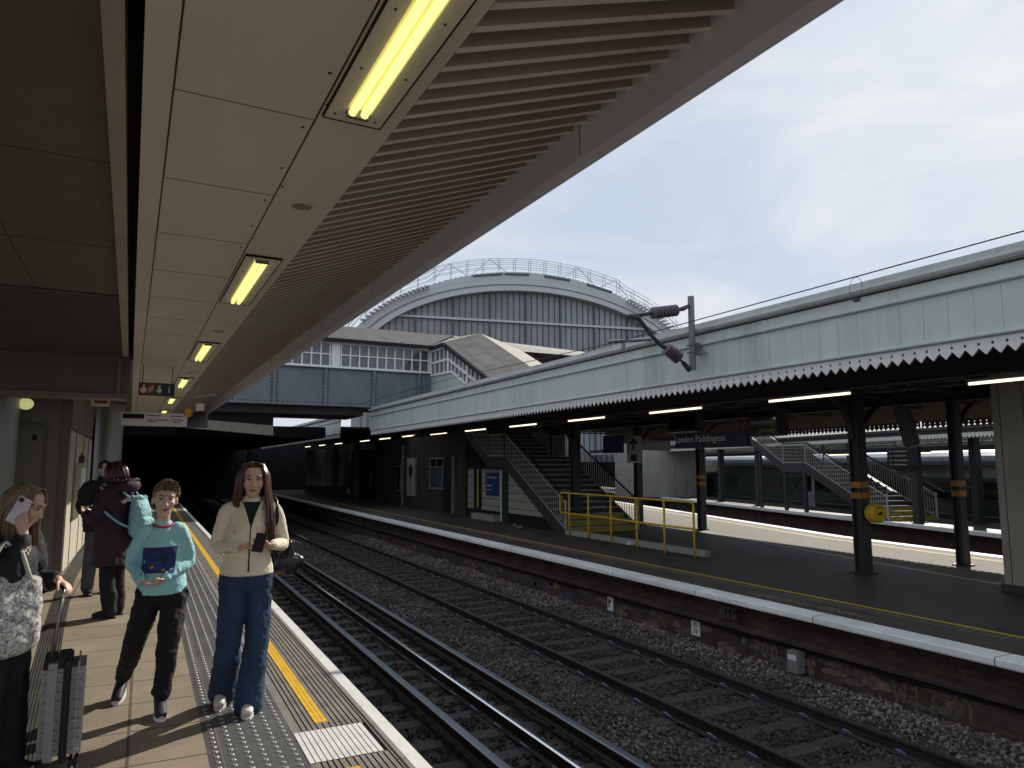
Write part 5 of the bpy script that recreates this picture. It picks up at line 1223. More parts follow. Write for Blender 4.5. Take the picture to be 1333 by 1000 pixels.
def face_parts(H, par, brow, lips=LIP, open_=0.0):
    for sg in (-1, 1):
        e = MB(); t = MB().ball((0, 0, 0), (.0135, .0125, .0075), 10, 6); e.add([H(sg * .0305 + v[0], -.0755 + v[1], .0085 + v[2]) for v in t.v], t.f); eo = e.build('eye', EYEW, par, True)
        e = MB(); t = MB().ball((0, 0, 0), (.0062, .006, .0062), 8, 6); e.add([H(sg * .0305 + v[0], -.0835 + v[1], .0085 + v[2]) for v in t.v], t.f); e.build('iris', IRIS, eo, True)
        e = MB(); sm_chain(e, [H(sg * .0145, -.0835, .0115), H(sg * .030, -.0882, .0170), H(sg * .0465, -.078, .012)], [.0012, .0022, .0014], 6); e.build('eyelid', brow, eo, True)
        e = MB(); sm_chain(e, [H(sg * .013, -.0945, .029), H(sg * .032, -.0955, .037), H(sg * .050, -.0765, .031)], [.0022, .0034, .0016], 6); e.build('eyebrow', brow, par, True)
    e = MB(); sm_chain(e, [H(-.022, -.0835, -.0585), H(-.008, -.0945, -.0555), H(0, -.0945, -.0568), H(.008, -.0945, -.0555), H(.022, -.0835, -.0585)], [.0012, .0034, .003, .0034, .0012], 6); sm_chain(e, [H(-.02, -.0828, -.0615), H(0, -.094, -.0665), H(.02, -.0828, -.0615)], [.0012, .0044, .0012], 6); lo = e.build('lips', lips, par, True)
    e = MB(); sm_chain(e, [H(-.020, -.0855, -.0598), H(0, -.0975, -.0608), H(.020, -.0855, -.0598)], [.0009, .0014, .0009], 5); e.build('mouth_line', IRIS, lo, True)
def hand(mb, wrist, d, palm, thumb, curl=(.5, .55, .6, .65), s_=1.0, tcurl=.3, first=0.2):
    """palm slab and five fingers; d = towards the knuckles, palm = way the palm faces, thumb = +1/-1 side"""
    d = Vector(d).normalized(); p = Vector(palm); p = (p - d * p.dot(d)).normalized(); a = d.cross(p).normalized() * thumb
    w = Vector(wrist)
    sm_chain(mb, [w, w + d * .035 * s_, w + d * .075 * s_], [(.024 * s_, .017 * s_), (.036 * s_, .015 * s_), (.037 * s_, .0115 * s_)], 10, flat=a)
    L0 = (.040, .046, .043, .033)
    for i in range(4):
        o = w + d * (.080 - .004 * abs(i - 1)) * s_ + a * (.030 - .0200 * i) * s_
        ang = first + curl[i] * .4; q = o; pts = [o - d * .012 * s_, o]
        for j, f in enumerate((1, .68, .52)):
            dd = d * math.cos(ang) + p * math.sin(ang); q = q + dd * L0[i] * f * s_; pts.append(q); ang += curl[i]
        sm_chain(mb, pts, [.0092 * s_, .0092 * s_, .0082 * s_, .0075 * s_, .0062 * s_], 8)
    o = w + d * .028 * s_ + a * .026 * s_; t1 = (a * .75 + d * .62 + p * .25).normalized(); t2 = (a * (.5 - tcurl * .6) + d * .8 + p * (.3 + tcurl)).normalized()
    sm_chain(mb, [o - a * .01 * s_, o + t1 * .036 * s_, o + t1 * .036 * s_ + t2 * .032 * s_, o + t1 * .036 * s_ + t2 * .056 * s_], [.013 * s_, .011 * s_, .0095 * s_, .0075 * s_], 8)
def body_mesh(J, H, skin, par, hands, s_=1.0, name='body'):
    """one continuous skin surface: head, neck, torso, arms, legs, hands"""
    mb = MB(); head_shapes(mb, H)
    nk = Vector(J['neck']); sm_chain(mb, [nk + Vector((0, .0, -.06)), nk, H(0, .012, -.05)], [.062 * s_, .050 * s_, .050 * s_], 14)
    ax = (Vector(J['shR']) - Vector(J['shL'])).normalized()
    sm_chain(mb, [J['pelvis'], J['waist'], J['chest'], nk + Vector((0, 0, -.05))], [(.145 * s_, .095 * s_), (.120 * s_, .085 * s_), (.145 * s_, .095 * s_), (.07 * s_, .06 * s_)], 16, flat=ax)
    for q in 'RL':
        sm_chain(mb, [Vector(J['chest']) * .3 + Vector(J['sh' + q]) * .7, J['sh' + q], J['el' + q], J['wr' + q]], [.05 * s_, .047 * s_, .036 * s_, .024 * s_], 12)
        sm_chain(mb, [Vector(J['pelvis']) * .4 + Vector(J['hip' + q]) * .6, J['hip' + q], J['kn' + q], J['an' + q]], [.085 * s_, .080 * s_, .052 * s_, .036 * s_], 12)
        f = Vector(J['toe' + q]); an = Vector(J['an' + q]); sm_chain(mb, [an + (an - f) * .15 + Vector((0, 0, -.04)), (an + f) / 2 + Vector((0, 0, -.03)), f], [.032 * s_, .034 * s_, .028 * s_], 10)
    for h in hands: hand(mb, **h)
    return fuse(mb, name, skin, par, .0058, 2)
def shoe(an, toe, m, sole, par, s_=1.0, h=.10):
    an, toe = Vector(an), Vector(toe); f = toe - an; f.z = 0; f.normalize(); sd_ = Vector((f.y, -f.x, 0)); pit = math.atan2((an.z - .085 * s_) - (toe.z - .025), .17)
    # pitched frame: heel may be raised
    fd = (f * math.cos(pit) - Vector((0, 0, 1)) * math.sin(pit)).normalized(); up = sd_.cross(fd); up = up if up.z > 0 else -up
    base = toe - up * .022 * s_
    hl = base - fd * .205 * s_
    mb = MB(); sm_chain(mb, [hl + up * .055 * s_ + fd * .035, hl + up * .05 * s_ + fd * .10 * s_, base + up * .034 * s_], [(.040 * s_, .045 * s_), (.043 * s_, .044 * s_), (.040 * s_, .024 * s_)], 12, flat=sd_)
    sm_chain(mb, [hl + up * .06 * s_ + fd * .045, an + up * .015], [.043 * s_, .042 * s_], 10)
    o = fuse(mb, 'shoe', m, par, .006, 3)
    mb = MB(); n = 18; ring = []
    for i in range(n):
        a = 2 * math.pi * i / n; x = math.cos(a); y = math.sin(a)
        ring.append(hl + fd * (.105 + .125 * x) * s_ + sd_ * (.044 + .005 * x) * y * s_)
    mb.add([r - up * .006 for r in ring] + [r + up * .020 * s_ for r in ring], [list(range(n))[::-1], list(range(n, 2 * n))] + [(i, (i + 1) % n, n + (i + 1) % n, n + i) for i in range(n)])
    mb.build('sole', sole, o)
    return o
def drape(o, pts2, origin, ux, uz, d, m, name, par, off=.004, thick=.003):
    """lay a small flat shape onto a garment: points in the plane (ux, uz) are cast along d onto mesh o"""
    bv = BVHTree.FromPolygons([v.co.copy() for v in o.data.vertices], [tuple(p.vertices) for p in o.data.polygons])
    d = Vector(d).normalized(); ux, uz = Vector(ux), Vector(uz)
    def hit(a, b):
        p = Vector(origin) + ux * a + uz * b - d * .5; h = bv.ray_cast(p, d)
        return (h[0] if h[0] is not None else p + d * .5)
    return hit
def patch(hit, poly, d, m, name, par, off=.003, step=.012):
    """polygon filled with a small grid that follows the garment"""
    from mathutils.geometry import intersect_point_tri_2d
    d = Vector(d).normalized(); xs_ = [p[0] for p in poly]; zs_ = [p[1] for p in poly]
    b = bmesh.new(); vs = [b.verts.new((p[0], p[1], 0)) for p in poly]; b.faces.new(vs); bmesh.ops.triangulate(b, faces=b.faces)
    for ax, lo, hi in ((0, min(xs_), max(xs_)), (1, min(zs_), max(zs_))):
        q = lo + step
        while q < hi:
            no = (1, 0, 0) if ax == 0 else (0, 1, 0); co = (q, 0, 0) if ax == 0 else (0, q, 0)
            bmesh.ops.bisect_plane(b, geom=list(b.verts) + list(b.edges) + list(b.faces), plane_co=co, plane_no=no); q += step
    for v in b.verts: v.co = hit(v.co.x, v.co.y) - d * off
    me = bpy.data.meshes.new(name); b.to_mesh(me); b.free(); return meshobj(name, me, m, par, True)
def strands(mb, H, n, path, r0, r1, nn=6):
    for i in range(n):
        pts, rad = path(i, n); 
        if pts: mb.tube([H(*p) for p in pts], rad, nn)
SKIN = mat('skin', (.60, .37, .28), .5, var=.06, scale=9); SKIN2 = mat('skin_pale', (.64, .42, .335), .5, var=.06, scale=9)
def hairmat(n, c, hi): 
    m = mat(n, c, .38, var=.35, scale=30, stretch=(1, 1, .12), spec=.5); return m
# ------------------------------------------------------------------ woman walking with a phone
W = empty('person', (.70, 5.56, 0), R_(-7), 'woman in a cream zip jacket and wide blue jeans walking while holding a phone', 'person')
J = dict(pelvis=(0, .0, .93), waist=(0, .0, 1.08), chest=(.01, .01, 1.27), neck=(.015, .01, 1.44), shR=(-.145, .02, 1.375), shL=(.168, .02, 1.375), elR=(-.205, .01, 1.13), elL=(.238, .03, 1.13), wrR=(-.05, -.235, 1.135), wrL=(.155, -.235, 1.145),
         hipR=(-.085, 0, .90), hipL=(.085, 0, .90), knR=(-.10, -.05, .50), knL=(.085, -.06, .50), anR=(-.13, .15, .115), anL=(.045, -.10, .085), toeR=(-.15, -.01, .03), toeL=(.035, -.25, .028))
H = Head((.018, -.015, 1.590), (.02, -1, -.03), size=1.08)
body_mesh(J, H, SKIN, W, [dict(wrist=J['wrR'], d=(.95, -.25, .10), palm=(0, .2, 1), thumb=1, curl=(.25, .3, .35, .4), s_=.92), dict(wrist=J['wrL'], d=(-.95, -.25, .08), palm=(0, .25, 1), thumb=-1, curl=(.35, .4, .4, .45), s_=.92)])
HB = hairmat('hair_auburn', (.075, .028, .015), None); face_parts(H, W, HB)
CRM = mat('cream_knit', (.84, .76, .57), .85, var=.06, bump=.5, bscale=420); JEAN = mat('denim', (.024, .046, .095), .85, var=.35, scale=5, bump=.3, bscale=300)
ax = (1, 0, 0)
mb = MB(); sm_chain(mb, [(0, 0, .935), (0, 0, .965), (0, 0, 1.06), (.01, .005, 1.24), (.012, .015, 1.36), (.015, .012, 1.43)], [(.186, .134), (.180, .130), (.160, .118), (.165, .128), (.145, .095), (.080, .075)], 20, flat=ax, cap=(.12, 1))
for q, sx in (('R', -1), ('L', 1)):
    sm_chain(mb, [(.01 + sx * .09, .015, 1.385), J['sh' + q], (Vector(J['sh' + q]) + Vector(J['el' + q])) / 2 + Vector((sx * .012, 0, 0)), J['el' + q], (Vector(J['el' + q]) + Vector(J['wr' + q])) / 2, Vector(J['el' + q]) * .10 + Vector(J['wr' + q]) * .90], [.052, .055, .050, .047, .042, .034], 14)
jk = fuse(mb, 'jacket', CRM, W, .0062, 4, .012, .006)
hit = drape(jk, None, (0, 0, 0), (1, 0, 0), (0, 0, 1), (0, 1, 0), None, None, None)
fd = (0, 1, 0)
patch(hit, [(.002, .950), (.014, .950), (.016, 1.36), (.010, 1.36)], fd, M['black'], 'zip', jk, .003)
patch(hit, [(-.045, 1.44), (.075, 1.44), (.045, 1.36), (.014, 1.25), (-.018, 1.36)], fd, mat('dark_top', (.012, .013, .02), .8), 'dark_top', jk, .004)
for x0 in (-.115, .075):
    pk = patch(hit, [(x0 - .03, 1.27), (x0 + .07, 1.27), (x0 + .07, 1.245), (x0 + .035, 1.225), (x0 + .02, 1.215), (x0 + .005, 1.225), (x0 - .03, 1.245)], fd, mat('pocket_flap', (.72, .64, .47), .85, bump=.4, bscale=400), 'pocket_flap', jk, .012)
    e = MB(); p_ = hit(x0 + .02, 1.235); e.lathe([(.008, -.022), (.008, -.012)], 10, (p_.x, p_.y, p_.z), 'Y'); e.build('button', M['pier'], pk)
mb = MB()  # standing collar
for sx in (-1, 1): sm_chain(mb, [(.015 + sx * .075, .055, 1.45), (.015 + sx * .085, -.005, 1.435), (.012 + sx * .055, -.085, 1.39), (.012 + sx * .022, -.125, 1.31)], [(.008, .034), (.008, .034), (.008, .028), (.006, .012)], 8, flat=(1, 0, 0))
fuse(mb, 'collar', CRM, jk, .006, 2)
mb = MB(); sm_chain(mb, [(0, 0, .97), (0, 0, .92), (0, .0, .88)], [(.135, .092), (.160, .112), (.160, .116)], 18, flat=ax)
for q, sx in (('R', -1), ('L', 1)):
    h_, k_, a_ = Vector(J['hip' + q]), Vector(J['kn' + q]), Vector(J['an' + q]); t_ = Vector(J['toe' + q])
    sm_chain(mb, [h_ + Vector((-sx * .0, 0, .02)), h_ * .5 + k_ * .5, k_, k_ * .4 + a_ * .6, a_ + Vector((0, -.01, -.035 if q == 'L' else -.03))], [.102, .093, .082, .088, (.098, .104)], 16)
fuse(mb, 'jeans', JEAN, W, .0065, 4, .028, .006)
WSH = mat('white_leather', (.60, .58, .52), .5); 
for q in 'RL': shoe(J['an' + q], J['toe' + q], WSH, M['signwhite'], W, .98)
# long hair: strands falling from the parting
mb = MB()
for i in range(300):
    a = -2.45 + 4.9 * ((i + .5) / 300) + random.uniform(-.03, .03)     # around the head, 0 = back
    lay = random.choice((0, 1, 2)); q = .006 * lay
    sx = math.sin(a); cy = math.cos(a)
    L0 = -.40 - .05 * random.random() if abs(sx) > .5 else -.36
    side_ = 1 if sx > 0 else -1
    p0 = (side_ * .006, -.058 + .10 * (.5 + .5 * cy), .122 - .02 * (1 if cy < -.4 else 0))
    p1 = (sx * .060, .016 + cy * .070 - .01, .108)
    p2 = (sx * (.086 + q), .016 + cy * (.102 + q), .035)
    p3 = (sx * (.092 + q), .022 + cy * (.098 + q), -.06)
    fx = (.035 if side_ < 0 else .02)
    p4 = (sx * (.100 + q) + side_ * .01, (.03 + cy * .09) - (.035 if abs(sx) > .6 else 0), -.16)
    p5 = (sx * .112 + side_ * fx * .4, (.05 + cy * .075) - (.10 if abs(sx) > .55 and side_ < 0 else .03), -.27)
    p6 = (sx * .110 + side_ * fx * .3 + random.uniform(-.01, .01), (.06 + cy * .07) - (.13 if abs(sx) > .55 and side_ < 0 else .03), L0)
    if cy < -.62: continue
    pts = [p0, p1, p2, p3, p4, p5, p6]
    if side_ > 0 and abs(sx) > .5: pts = [p0, p1, p2, p3, (p4[0] - .005, p4[1] + .03, p4[2]), (p5[0] - .01, .06, p5[2] + .0), (p6[0], .085, p6[2] + .06)]
    jx, jy = random.gauss(0, .005), random.gauss(0, .005); tl = random.uniform(.9, 1.06)
    mb.tube([H(p[0] + jx * (k_ / 3), p[1] + jy * (k_ / 3), p[2] * (tl if k_ > 4 else 1)) for k_, p in enumerate(pts)], [.005, .0075, .008, .008, .007, .0055, .0015], 5)
t = MB().ball((0, 0, 0), (.079, .094, .083), 18, 10); mb.add([H(v[0], .022 + v[1], .040 + v[2]) for v in t.v if True], t.f)
# trim: keep the cap off the face
ho = mb.build('hair', HB, W, True)
b = bmesh.new(); b.from_mesh(ho.data); 
kill = [v for v in b.verts if (lambda l: l.y < -.045 and l.z < .085 and abs(l.x) < .062)(Vector(((v.co - H.c).dot(H.r), -(v.co - H.c).dot(H.f), (v.co - H.c).dot(H.u))))]
bmesh.ops.delete(b, geom=kill, context='VERTS'); b.to_mesh(ho.data); b.free()
ph = empty('mobile_phone', tuple(W.matrix_basis @ Vector((.072, -.325, 1.175))), R_(-7), 'dark phone held in both hands by the woman in the cream jacket', 'phone')
MB().box(-.037, .037, -.075, .075, -.0045, .0045).build('case', mat('phone_navy', (.02, .025, .05), .3), ph, bevel=.003); MB().box(-.033, .033, -.070, .070, .0046, .0056).build('screen', M['window'], ph)
MB().box(.012, .030, .045, .068, -.007, -.0046).build('camera_bump', M['black'], ph)
ph.rotation_euler = (R_(52), R_(8), R_(-18))
bg_ = empty('shoulder_bag', (.965, 5.665, .93), R_(5), 'black leather shoulder bag hanging at the hip of the woman in the cream jacket', 'bag')
BLK = mat('black_leather', (.012, .012, .014), .32, var=.3, bump=.2, bscale=80)
mb = MB(); sm_chain(mb, [(-.08, .0, .02), (-.08, 0, .20)], [(.09, .05), (.05, .02)], 12, flat=(0, 1, 0)); sm_chain(mb, [(.05, .02, .0), (.04, 0, .20)], [(.10, .06), (.06, .02)], 12, flat=(0, 1, 0)); sm_chain(mb, [(-.1, 0, .04), (.08, 0, .04)], [.075, .08], 12); fuse(mb, 'bag_body', BLK, bg_, .008, 4, .03)
MB().tube([(-.05, -.02, .18), (-.085, -.13, .33), (-.095, -.165, .42), (-.09, -.11, .505), (-.085, -.03, .53), (-.08, .04, .50), (-.05, .05, .35), (-.02, .02, .18)], .013, 7).build('strap', BLK, bg_, True)

# ------------------------------------------------------------------ boy
B = empty('person', (.145, 5.85, 0), R_(-3), 'boy in a turquoise long-sleeved shirt with a shark print and black trousers walking forward', 'person')
s_ = .93
J = dict(pelvis=(.02, .0, .82), waist=(.015, .0, .95), chest=(.005, .0, 1.12), neck=(.0, .0, 1.285), shR=(-.115, .01, 1.225), shL=(.115, .01, 1.225), elR=(-.185, .02, 1.01), elL=(.185, .02, 1.00), wrR=(-.115, -.19, .90), wrL=(.035, -.17, .915),
         hipR=(-.06, 0, .79), hipL=(.10, 0, .79), knR=(-.145, .02, .44), knL=(.075, -.13, .44), anR=(-.225, .33, .13), anL=(.045, -.16, .085), toeR=(-.245, .17, .03), toeL=(.06, -.33, .028))
H = Head((.005, -.03, 1.450), (.10, -1, -.02), (.04, 0, 1), 1.03)
body_mesh(J, H, SKIN2, B, [dict(wrist=J['wrR'], d=(.85, -.4, -.28), palm=(.2, .2, 1), thumb=1, curl=(.6, .7, .75, .8), s_=.84), dict(wrist=J['wrL'], d=(-.62, -.45, -.45), palm=(-.6, .1, .8), thumb=-1, curl=(.45, .5, .55, .6), s_=.84)], .90)
HBR = hairmat('hair_brown', (.16, .095, .05), None); face_parts(H, B, mat('brow_brown', (.10, .06, .035), .7))
TEAL = mat('teal_jersey', (.36, .68, .71), .9, var=.07, bump=.25, bscale=350)
mb = MB(); sm_chain(mb, [(.02, 0, .80), (.015, 0, .93), (.005, .0, 1.10), (0, .01, 1.20), (0, .005, 1.27)], [(.165, .125), (.148, .112), (.142, .110), (.118, .085), (.062, .058)], 20, flat=ax, cap=(.12, 1))
for q, sx in (('R', -1), ('L', 1)):
    sm_chain(mb, [(sx * .07, .01, 1.235), J['sh' + q], (Vector(J['sh' + q]) + Vector(J['el' + q])) / 2 + Vector((sx * .012, 0, 0)), J['el' + q], (Vector(J['el' + q]) + Vector(J['wr' + q])) / 2, Vector(J['el' + q]) * .06 + Vector(J['wr' + q]) * .94], [.047, .052, .047, .046, .040, .032], 14)
sh_ = fuse(mb, 'shirt', TEAL, B, .006, 3, .022, .007)
hit = drape(sh_, None, (0, 0, 0), (1, 0, 0), (0, 0, 1), (0, 1, 0), None, None, None)
PRB = mat('print_blue', (.028, .05, .175), .9, var=.25, scale=14); PRN = mat('print_navy', (.02, .025, .055), .85)
pb = patch(hit, [(-.122, .94), (.09, .945), (.105, 1.125), (-.118, 1.12)], fd, PRB, 'shirt_print', sh_, .0025)
patch(hit, [(-.075, 1.02), (-.045, 1.045), (-.01, 1.068), (.035, 1.07), (.05, 1.03), (.035, 1.005), (.02, 1.0), (-.01, 1.03), (-.04, 1.035)], fd, PRN, 'shark_shape', pb, .004)
patch(hit, [(-.06, 1.12), (-.02, 1.115), (.01, 1.10), (.035, 1.085), (.05, 1.10), (.045, 1.075), (.01, 1.09), (-.025, 1.105), (-.06, 1.11)], fd, PRN, 'shark_shape', pb, .004); patch(hit, [(-.058, 1.095), (-.03, 1.10), (-.012, 1.088), (-.01, 1.08), (-.03, 1.092), (-.055, 1.088)], fd, PRN, 'shark_shape', pb, .004); patch(hit, [(-.06, 1.072), (-.062, 1.12), (-.057, 1.12), (-.054, 1.072)], fd, PRN, 'shark_shape', pb, .004)
for x, z in ((-.055, .985), (.02, .965), (-.02, .94)): patch(hit, [(x - .012, z), (x, z + .003), (x + .004, z + .011), (x + .007, z + .002), (x + .016, z - .004), (x + .004, z - .005), (x - .008, z - .011)], fd, M['yellow'], 'yellow_fish', pb, .004, .03)
mb = MB(); mb.tube([(.064 * math.cos(a), .005 + .062 * math.sin(a) - .006 * (1 if math.sin(a) < 0 else 0), 1.278 + .018 * math.sin(a)) for a in [i * math.pi / 8 for i in range(17)]], .0085, 6, False); mb.build('collar', mat('red_jersey', (.45, .03, .06), .8), B, True)
BLT = mat('black_jersey', (.012, .011, .013), .85, var=.3)
mb = MB(); sm_chain(mb, [(.02, 0, .83), (.02, 0, .78)], [(.128, .098), (.140, .108)], 18, flat=ax)
for q, sx in (('R', -1), ('L', 1)):
    h_, k_, a_ = Vector(J['hip' + q]), Vector(J['kn' + q]), Vector(J['an' + q])
    sm_chain(mb, [h_, h_ * .5 + k_ * .5, k_, k_ * .4 + a_ * .6, k_ * .12 + a_ * .88, a_ + Vector((0, 0, .035))], [.094, .086, .072, .062, .058, .046], 14)
fuse(mb, 'trousers', BLT, B, .0065, 3, .03, .008)
NAV = mat('navy_shoe', (.014, .016, .03), .6)
for q in 'RL': shoe(J['an' + q], J['toe' + q], NAV, M['signwhite'], B, .95)
mb = MB()
for i in range(760):
    u = random.random(); v = random.random(); az = 2 * math.pi * u; el_ = math.asin(.05 + .95 * v)
    x, y, z = math.sin(az) * math.cos(el_), math.cos(az) * math.cos(el_), math.sin(el_)
    if y < -.35 and z < .40: continue
    if z < .22 and y < .15 and abs(x) < .99: continue
    p0 = (x * .072, .018 + y * .092, .036 + z * .080)
    dx, dy = (-.35 + random.uniform(-.15, .15)), (-.75 if z > .35 else .1) + random.uniform(-.15, .15); dz = .45 * z - (.7 if z < .4 else .15) + random.uniform(-.1, .25)
    l_ = random.uniform(.026, .046)
    p1 = (p0[0] + x * .013 + dx * l_ * .4, p0[1] + y * .013 + dy * l_ * .4, p0[2] + z * .015 + dz * l_ * .4 + .004); p2 = (p1[0] + dx * l_ * .6, p1[1] + dy * l_ * .6, p1[2] + (dz - .12) * l_ * .6)
    mb.tube([H(*p0), H(*p1), H(*p2)], [.0075, .0062, .0012], 5)
# back and sides of the haircut, kept above the ears
t = MB().ball((0, 0, 0), (.0775, .0965, .085), 22, 14)
keepv = []
mb2 = MB(); mb2.add([(v[0], .018 + v[1], .036 + v[2]) for v in t.v], t.f)
b = bmesh.new(); vs = [b.verts.new(v) for v in mb2.v]
for f in mb2.f: b.faces.new([vs[i] for i in f])
bmesh.ops.delete(b, geom=[v for v in b.verts if (v.co.y < -.045 and v.co.z < .085) or (v.co.z < .015 and v.co.y < .03) or v.co.z < -.04], context='VERTS')
b.verts.index_update(); mb.add([H(*v.co) for v in b.verts], [[v.index for v in f.verts] for f in b.faces]); b.free()
mb.build('hair', HBR, B, True)

# ------------------------------------------------------------------ woman on the phone with the suitcase
Pn = empty('person', (-.64, 4.90, 0), R_(62), 'long-haired young woman in a dark coat at the left edge talking on her phone', 'person')
# local frame faces -y; turned so that she faces +X and a little towards the camera
J = dict(pelvis=(0, .03, .88), waist=(0, .03, 1.02), chest=(0, .03, 1.18), neck=(0, .0, 1.345), shR=(-.155, .02, 1.285), shL=(.155, .02, 1.285), elR=(-.215, -.16, 1.10), elL=(.20, -.02, 1.02), wrR=(-.140, -.165, 1.335), wrL=(.10, -.215, 1.055),
         hipR=(-.085, .03, .85), hipL=(.085, .03, .85), knR=(-.09, .02, .46), knL=(.09, .02, .46), anR=(-.09, .05, .085), anL=(.09, .03, .085), toeR=(-.10, -.10, .03), toeL=(.11, -.12, .03))
H = Head((-.005, -.075, 1.475), (.05, -1, -.42), (.05, -.3, 1), .97)
body_mesh(J, H, SKIN2, Pn, [dict(wrist=J['wrR'], d=(.08, .32, .94), palm=(.95, .1, -.1), thumb=-1, curl=(.35, .4, .45, .5), s_=.92), dict(wrist=J['wrL'], d=(-.15, -.8, -.35), palm=(-.3, .25, -.9), thumb=-1, curl=(.8, .85, .9, .9), s_=.92)])
HBL = hairmat('hair_blonde_brown', (.20, .135, .08), None); face_parts(H, Pn, mat('brow_dark', (.08, .05, .03), .7))
COAT = mat('black_coat', (.014, .014, .019), .8, var=.3)
mb = MB(); sm_chain(mb, [(0, .03, .70), (0, .03, .88), (0, .03, 1.04), (0, .035, 1.18), (0, .03, 1.27), (0, .01, 1.335)], [(.215, .16), (.20, .15), (.19, .145), (.195, .145), (.165, .11), (.075, .07)], 20, flat=ax, cap=(.12, 1))
for q, sx in (('R', -1), ('L', 1)):
    sm_chain(mb, [(sx * .08, .025, 1.29), J['sh' + q], (Vector(J['sh' + q]) + Vector(J['el' + q])) / 2 + Vector((sx * .012, 0, 0)), J['el' + q], (Vector(J['el' + q]) + Vector(J['wr' + q])) / 2, Vector(J['el' + q]) * .22 + Vector(J['wr' + q]) * .78], [.062, .072, .070, .068, .060, .054], 14)
ct = fuse(mb, 'coat', COAT, Pn, .007, 4, .03, .006)
# checked cuffs
ck = mat('check', (.5, .47, .36), .85); t = ck.node_tree; bs = t.nodes['Principled BSDF']; tx = t.nodes.new('ShaderNodeTexCoord'); cx = t.nodes.new('ShaderNodeTexChecker'); cx.inputs['Scale'].default_value = 62; cx.inputs['Color1'].default_value = (.48, .44, .33, 1); cx.inputs['Color2'].default_value = (.015, .016, .025, 1)
t.links.new(tx.outputs['Object'], cx.inputs['Vector']); t.links.new(cx.outputs['Color'], bs.inputs['Base Color'])
for q in 'RL':
    mb = MB(); e_, w__ = Vector(J['el' + q]), Vector(J['wr' + q]); sm_chain(mb, [e_ * .42 + w__ * .58, e_ * .30 + w__ * .70], [(.057, .057), (.055, .055)], 16); fuse(mb, 'cuff', ck, ct, .006, 2)
mb = MB(); 
for q, sx in (('R', -1), ('L', 1)): sm_chain(mb, [J['hip' + q], J['kn' + q], Vector(J['an' + q]) + Vector((0, -.01, .0))], [.105, .10, .105], 14)
fuse(mb, 'trousers', mat('black_trousers', (.011, .011, .013), .8, var=.3), Pn, .007, 3, .025)
for q in 'RL': shoe(J['an' + q], J['toe' + q], BLT, M['black'], Pn, .95)
mb = MB()
for i in range(260):
    a = -2.5 + 5.0 * ((i + .5) / 260) + random.uniform(-.03, .03); q = .006 * random.choice((0, 1, 2)); sx, cy = math.sin(a), math.cos(a); side_ = 1 if sx > 0 else -1
    if cy < -.70: continue
    fwd = -.05 if cy < .1 else .0
    p = [(side_ * .006, -.055 + .10 * (.5 + .5 * cy), .120), (sx * .06, .012 + cy * .07, .106), (sx * (.085 + q), .016 + cy * (.102 + q), .03), (sx * (.09 + q), .02 + cy * (.10 + q), -.06)]
    w4 = H(*p[3]); fw = Vector((0, -1, 0)); back = (cy > -.15)
    pts = [H(*x_) for x_ in p]
    drop = .30 if back else .16
    off = Vector((sx * .02, .10 * max(cy, 0) + (.03 if back else -.005), 0))
    pts += [w4 + Vector((0, 0, -drop * .4)) + off * .5, w4 + Vector((random.uniform(-.01, .01), 0, -drop)) + off]
    jx, jy = random.gauss(0, .006), random.gauss(0, .006)
    mb.tube([p_ + Vector((jx, jy, 0)) * (k_ / 3) for k_, p_ in enumerate(pts)], [.005, .0075, .008, .008, .0075, .002], 5)
t = MB().ball((0, 0, 0), (.079, .094, .083), 18, 10); mb.add([H(v[0], .022 + v[1], .040 + v[2]) for v in t.v], t.f)
ho = mb.build('hair', HBL, Pn, True); b = bmesh.new(); b.from_mesh(ho.data)
kill = [v for v in b.verts if (lambda l: l.y < -.045 and l.z < .085 and abs(l.x) < .06)(Vector(((v.co - H.c).dot(H.r), -(v.co - H.c).dot(H.f), (v.co - H.c).dot(H.u))))]
bmesh.ops.delete(b, geom=kill, context='VERTS'); b.to_mesh(ho.data); b.free()
mw = Pn.matrix_basis
ph = empty('mobile_phone', tuple(mw @ Vector((-.118, -.115, 1.455))), 0, 'white phone held to the ear of the long-haired woman at the left edge', 'phone')
MB().box(-.0045, .0045, -.037, .037, -.075, .075).build('case', mat('phone_white', (.62, .58, .62), .3), ph, bevel=.003); MB().box(-.007, -.0046, .006, .03, .045, .068).build('camera_bump', M['black'], ph)
ph.rotation_euler = (R_(28), 0, R_(62 + 8))
ph.rotation_mode = 'ZYX' if False else 'XYZ'
# tote bag on the near shoulder
tb = empty('tote_bag', tuple(mw @ Vector((-.25, -.17, .76))), R_(25), 'white canvas tote bag with a grey floral pattern on the shoulder of the phoning woman', 'bag')
TOTE = mat('tote_floral', (.55, .54, .50), .85); t = TOTE.node_tree; bs = t.nodes['Principled BSDF']; tx = t.nodes.new('ShaderNodeTexCoord'); vo = t.nodes.new('ShaderNodeTexNoise'); vo.inputs['Scale'].default_value = 17; vo.inputs['Distortion'].default_value = 2.2; vo.inputs['Detail'].default_value = 2
cr = t.nodes.new('ShaderNodeValToRGB'); cr.color_ramp.interpolation = 'EASE'
for e_, p_, c_ in ((cr.color_ramp.elements[0], .44, (.55, .54, .50, 1)), (cr.color_ramp.elements[1], .47, (.16, .17, .21, 1))): e_.position = p_; e_.color = c_
e_ = cr.color_ramp.elements.new(.53); e_.color = (.22, .23, .27, 1); e_ = cr.color_ramp.elements.new(.56); e_.color = (.55, .54, .50, 1)
t.links.new(tx.outputs['Object'], vo.inputs['Vector']); t.links.new(vo.outputs['Fac'], cr.inputs['Fac']); t.links.new(cr.outputs['Color'], bs.inputs['Base Color'])
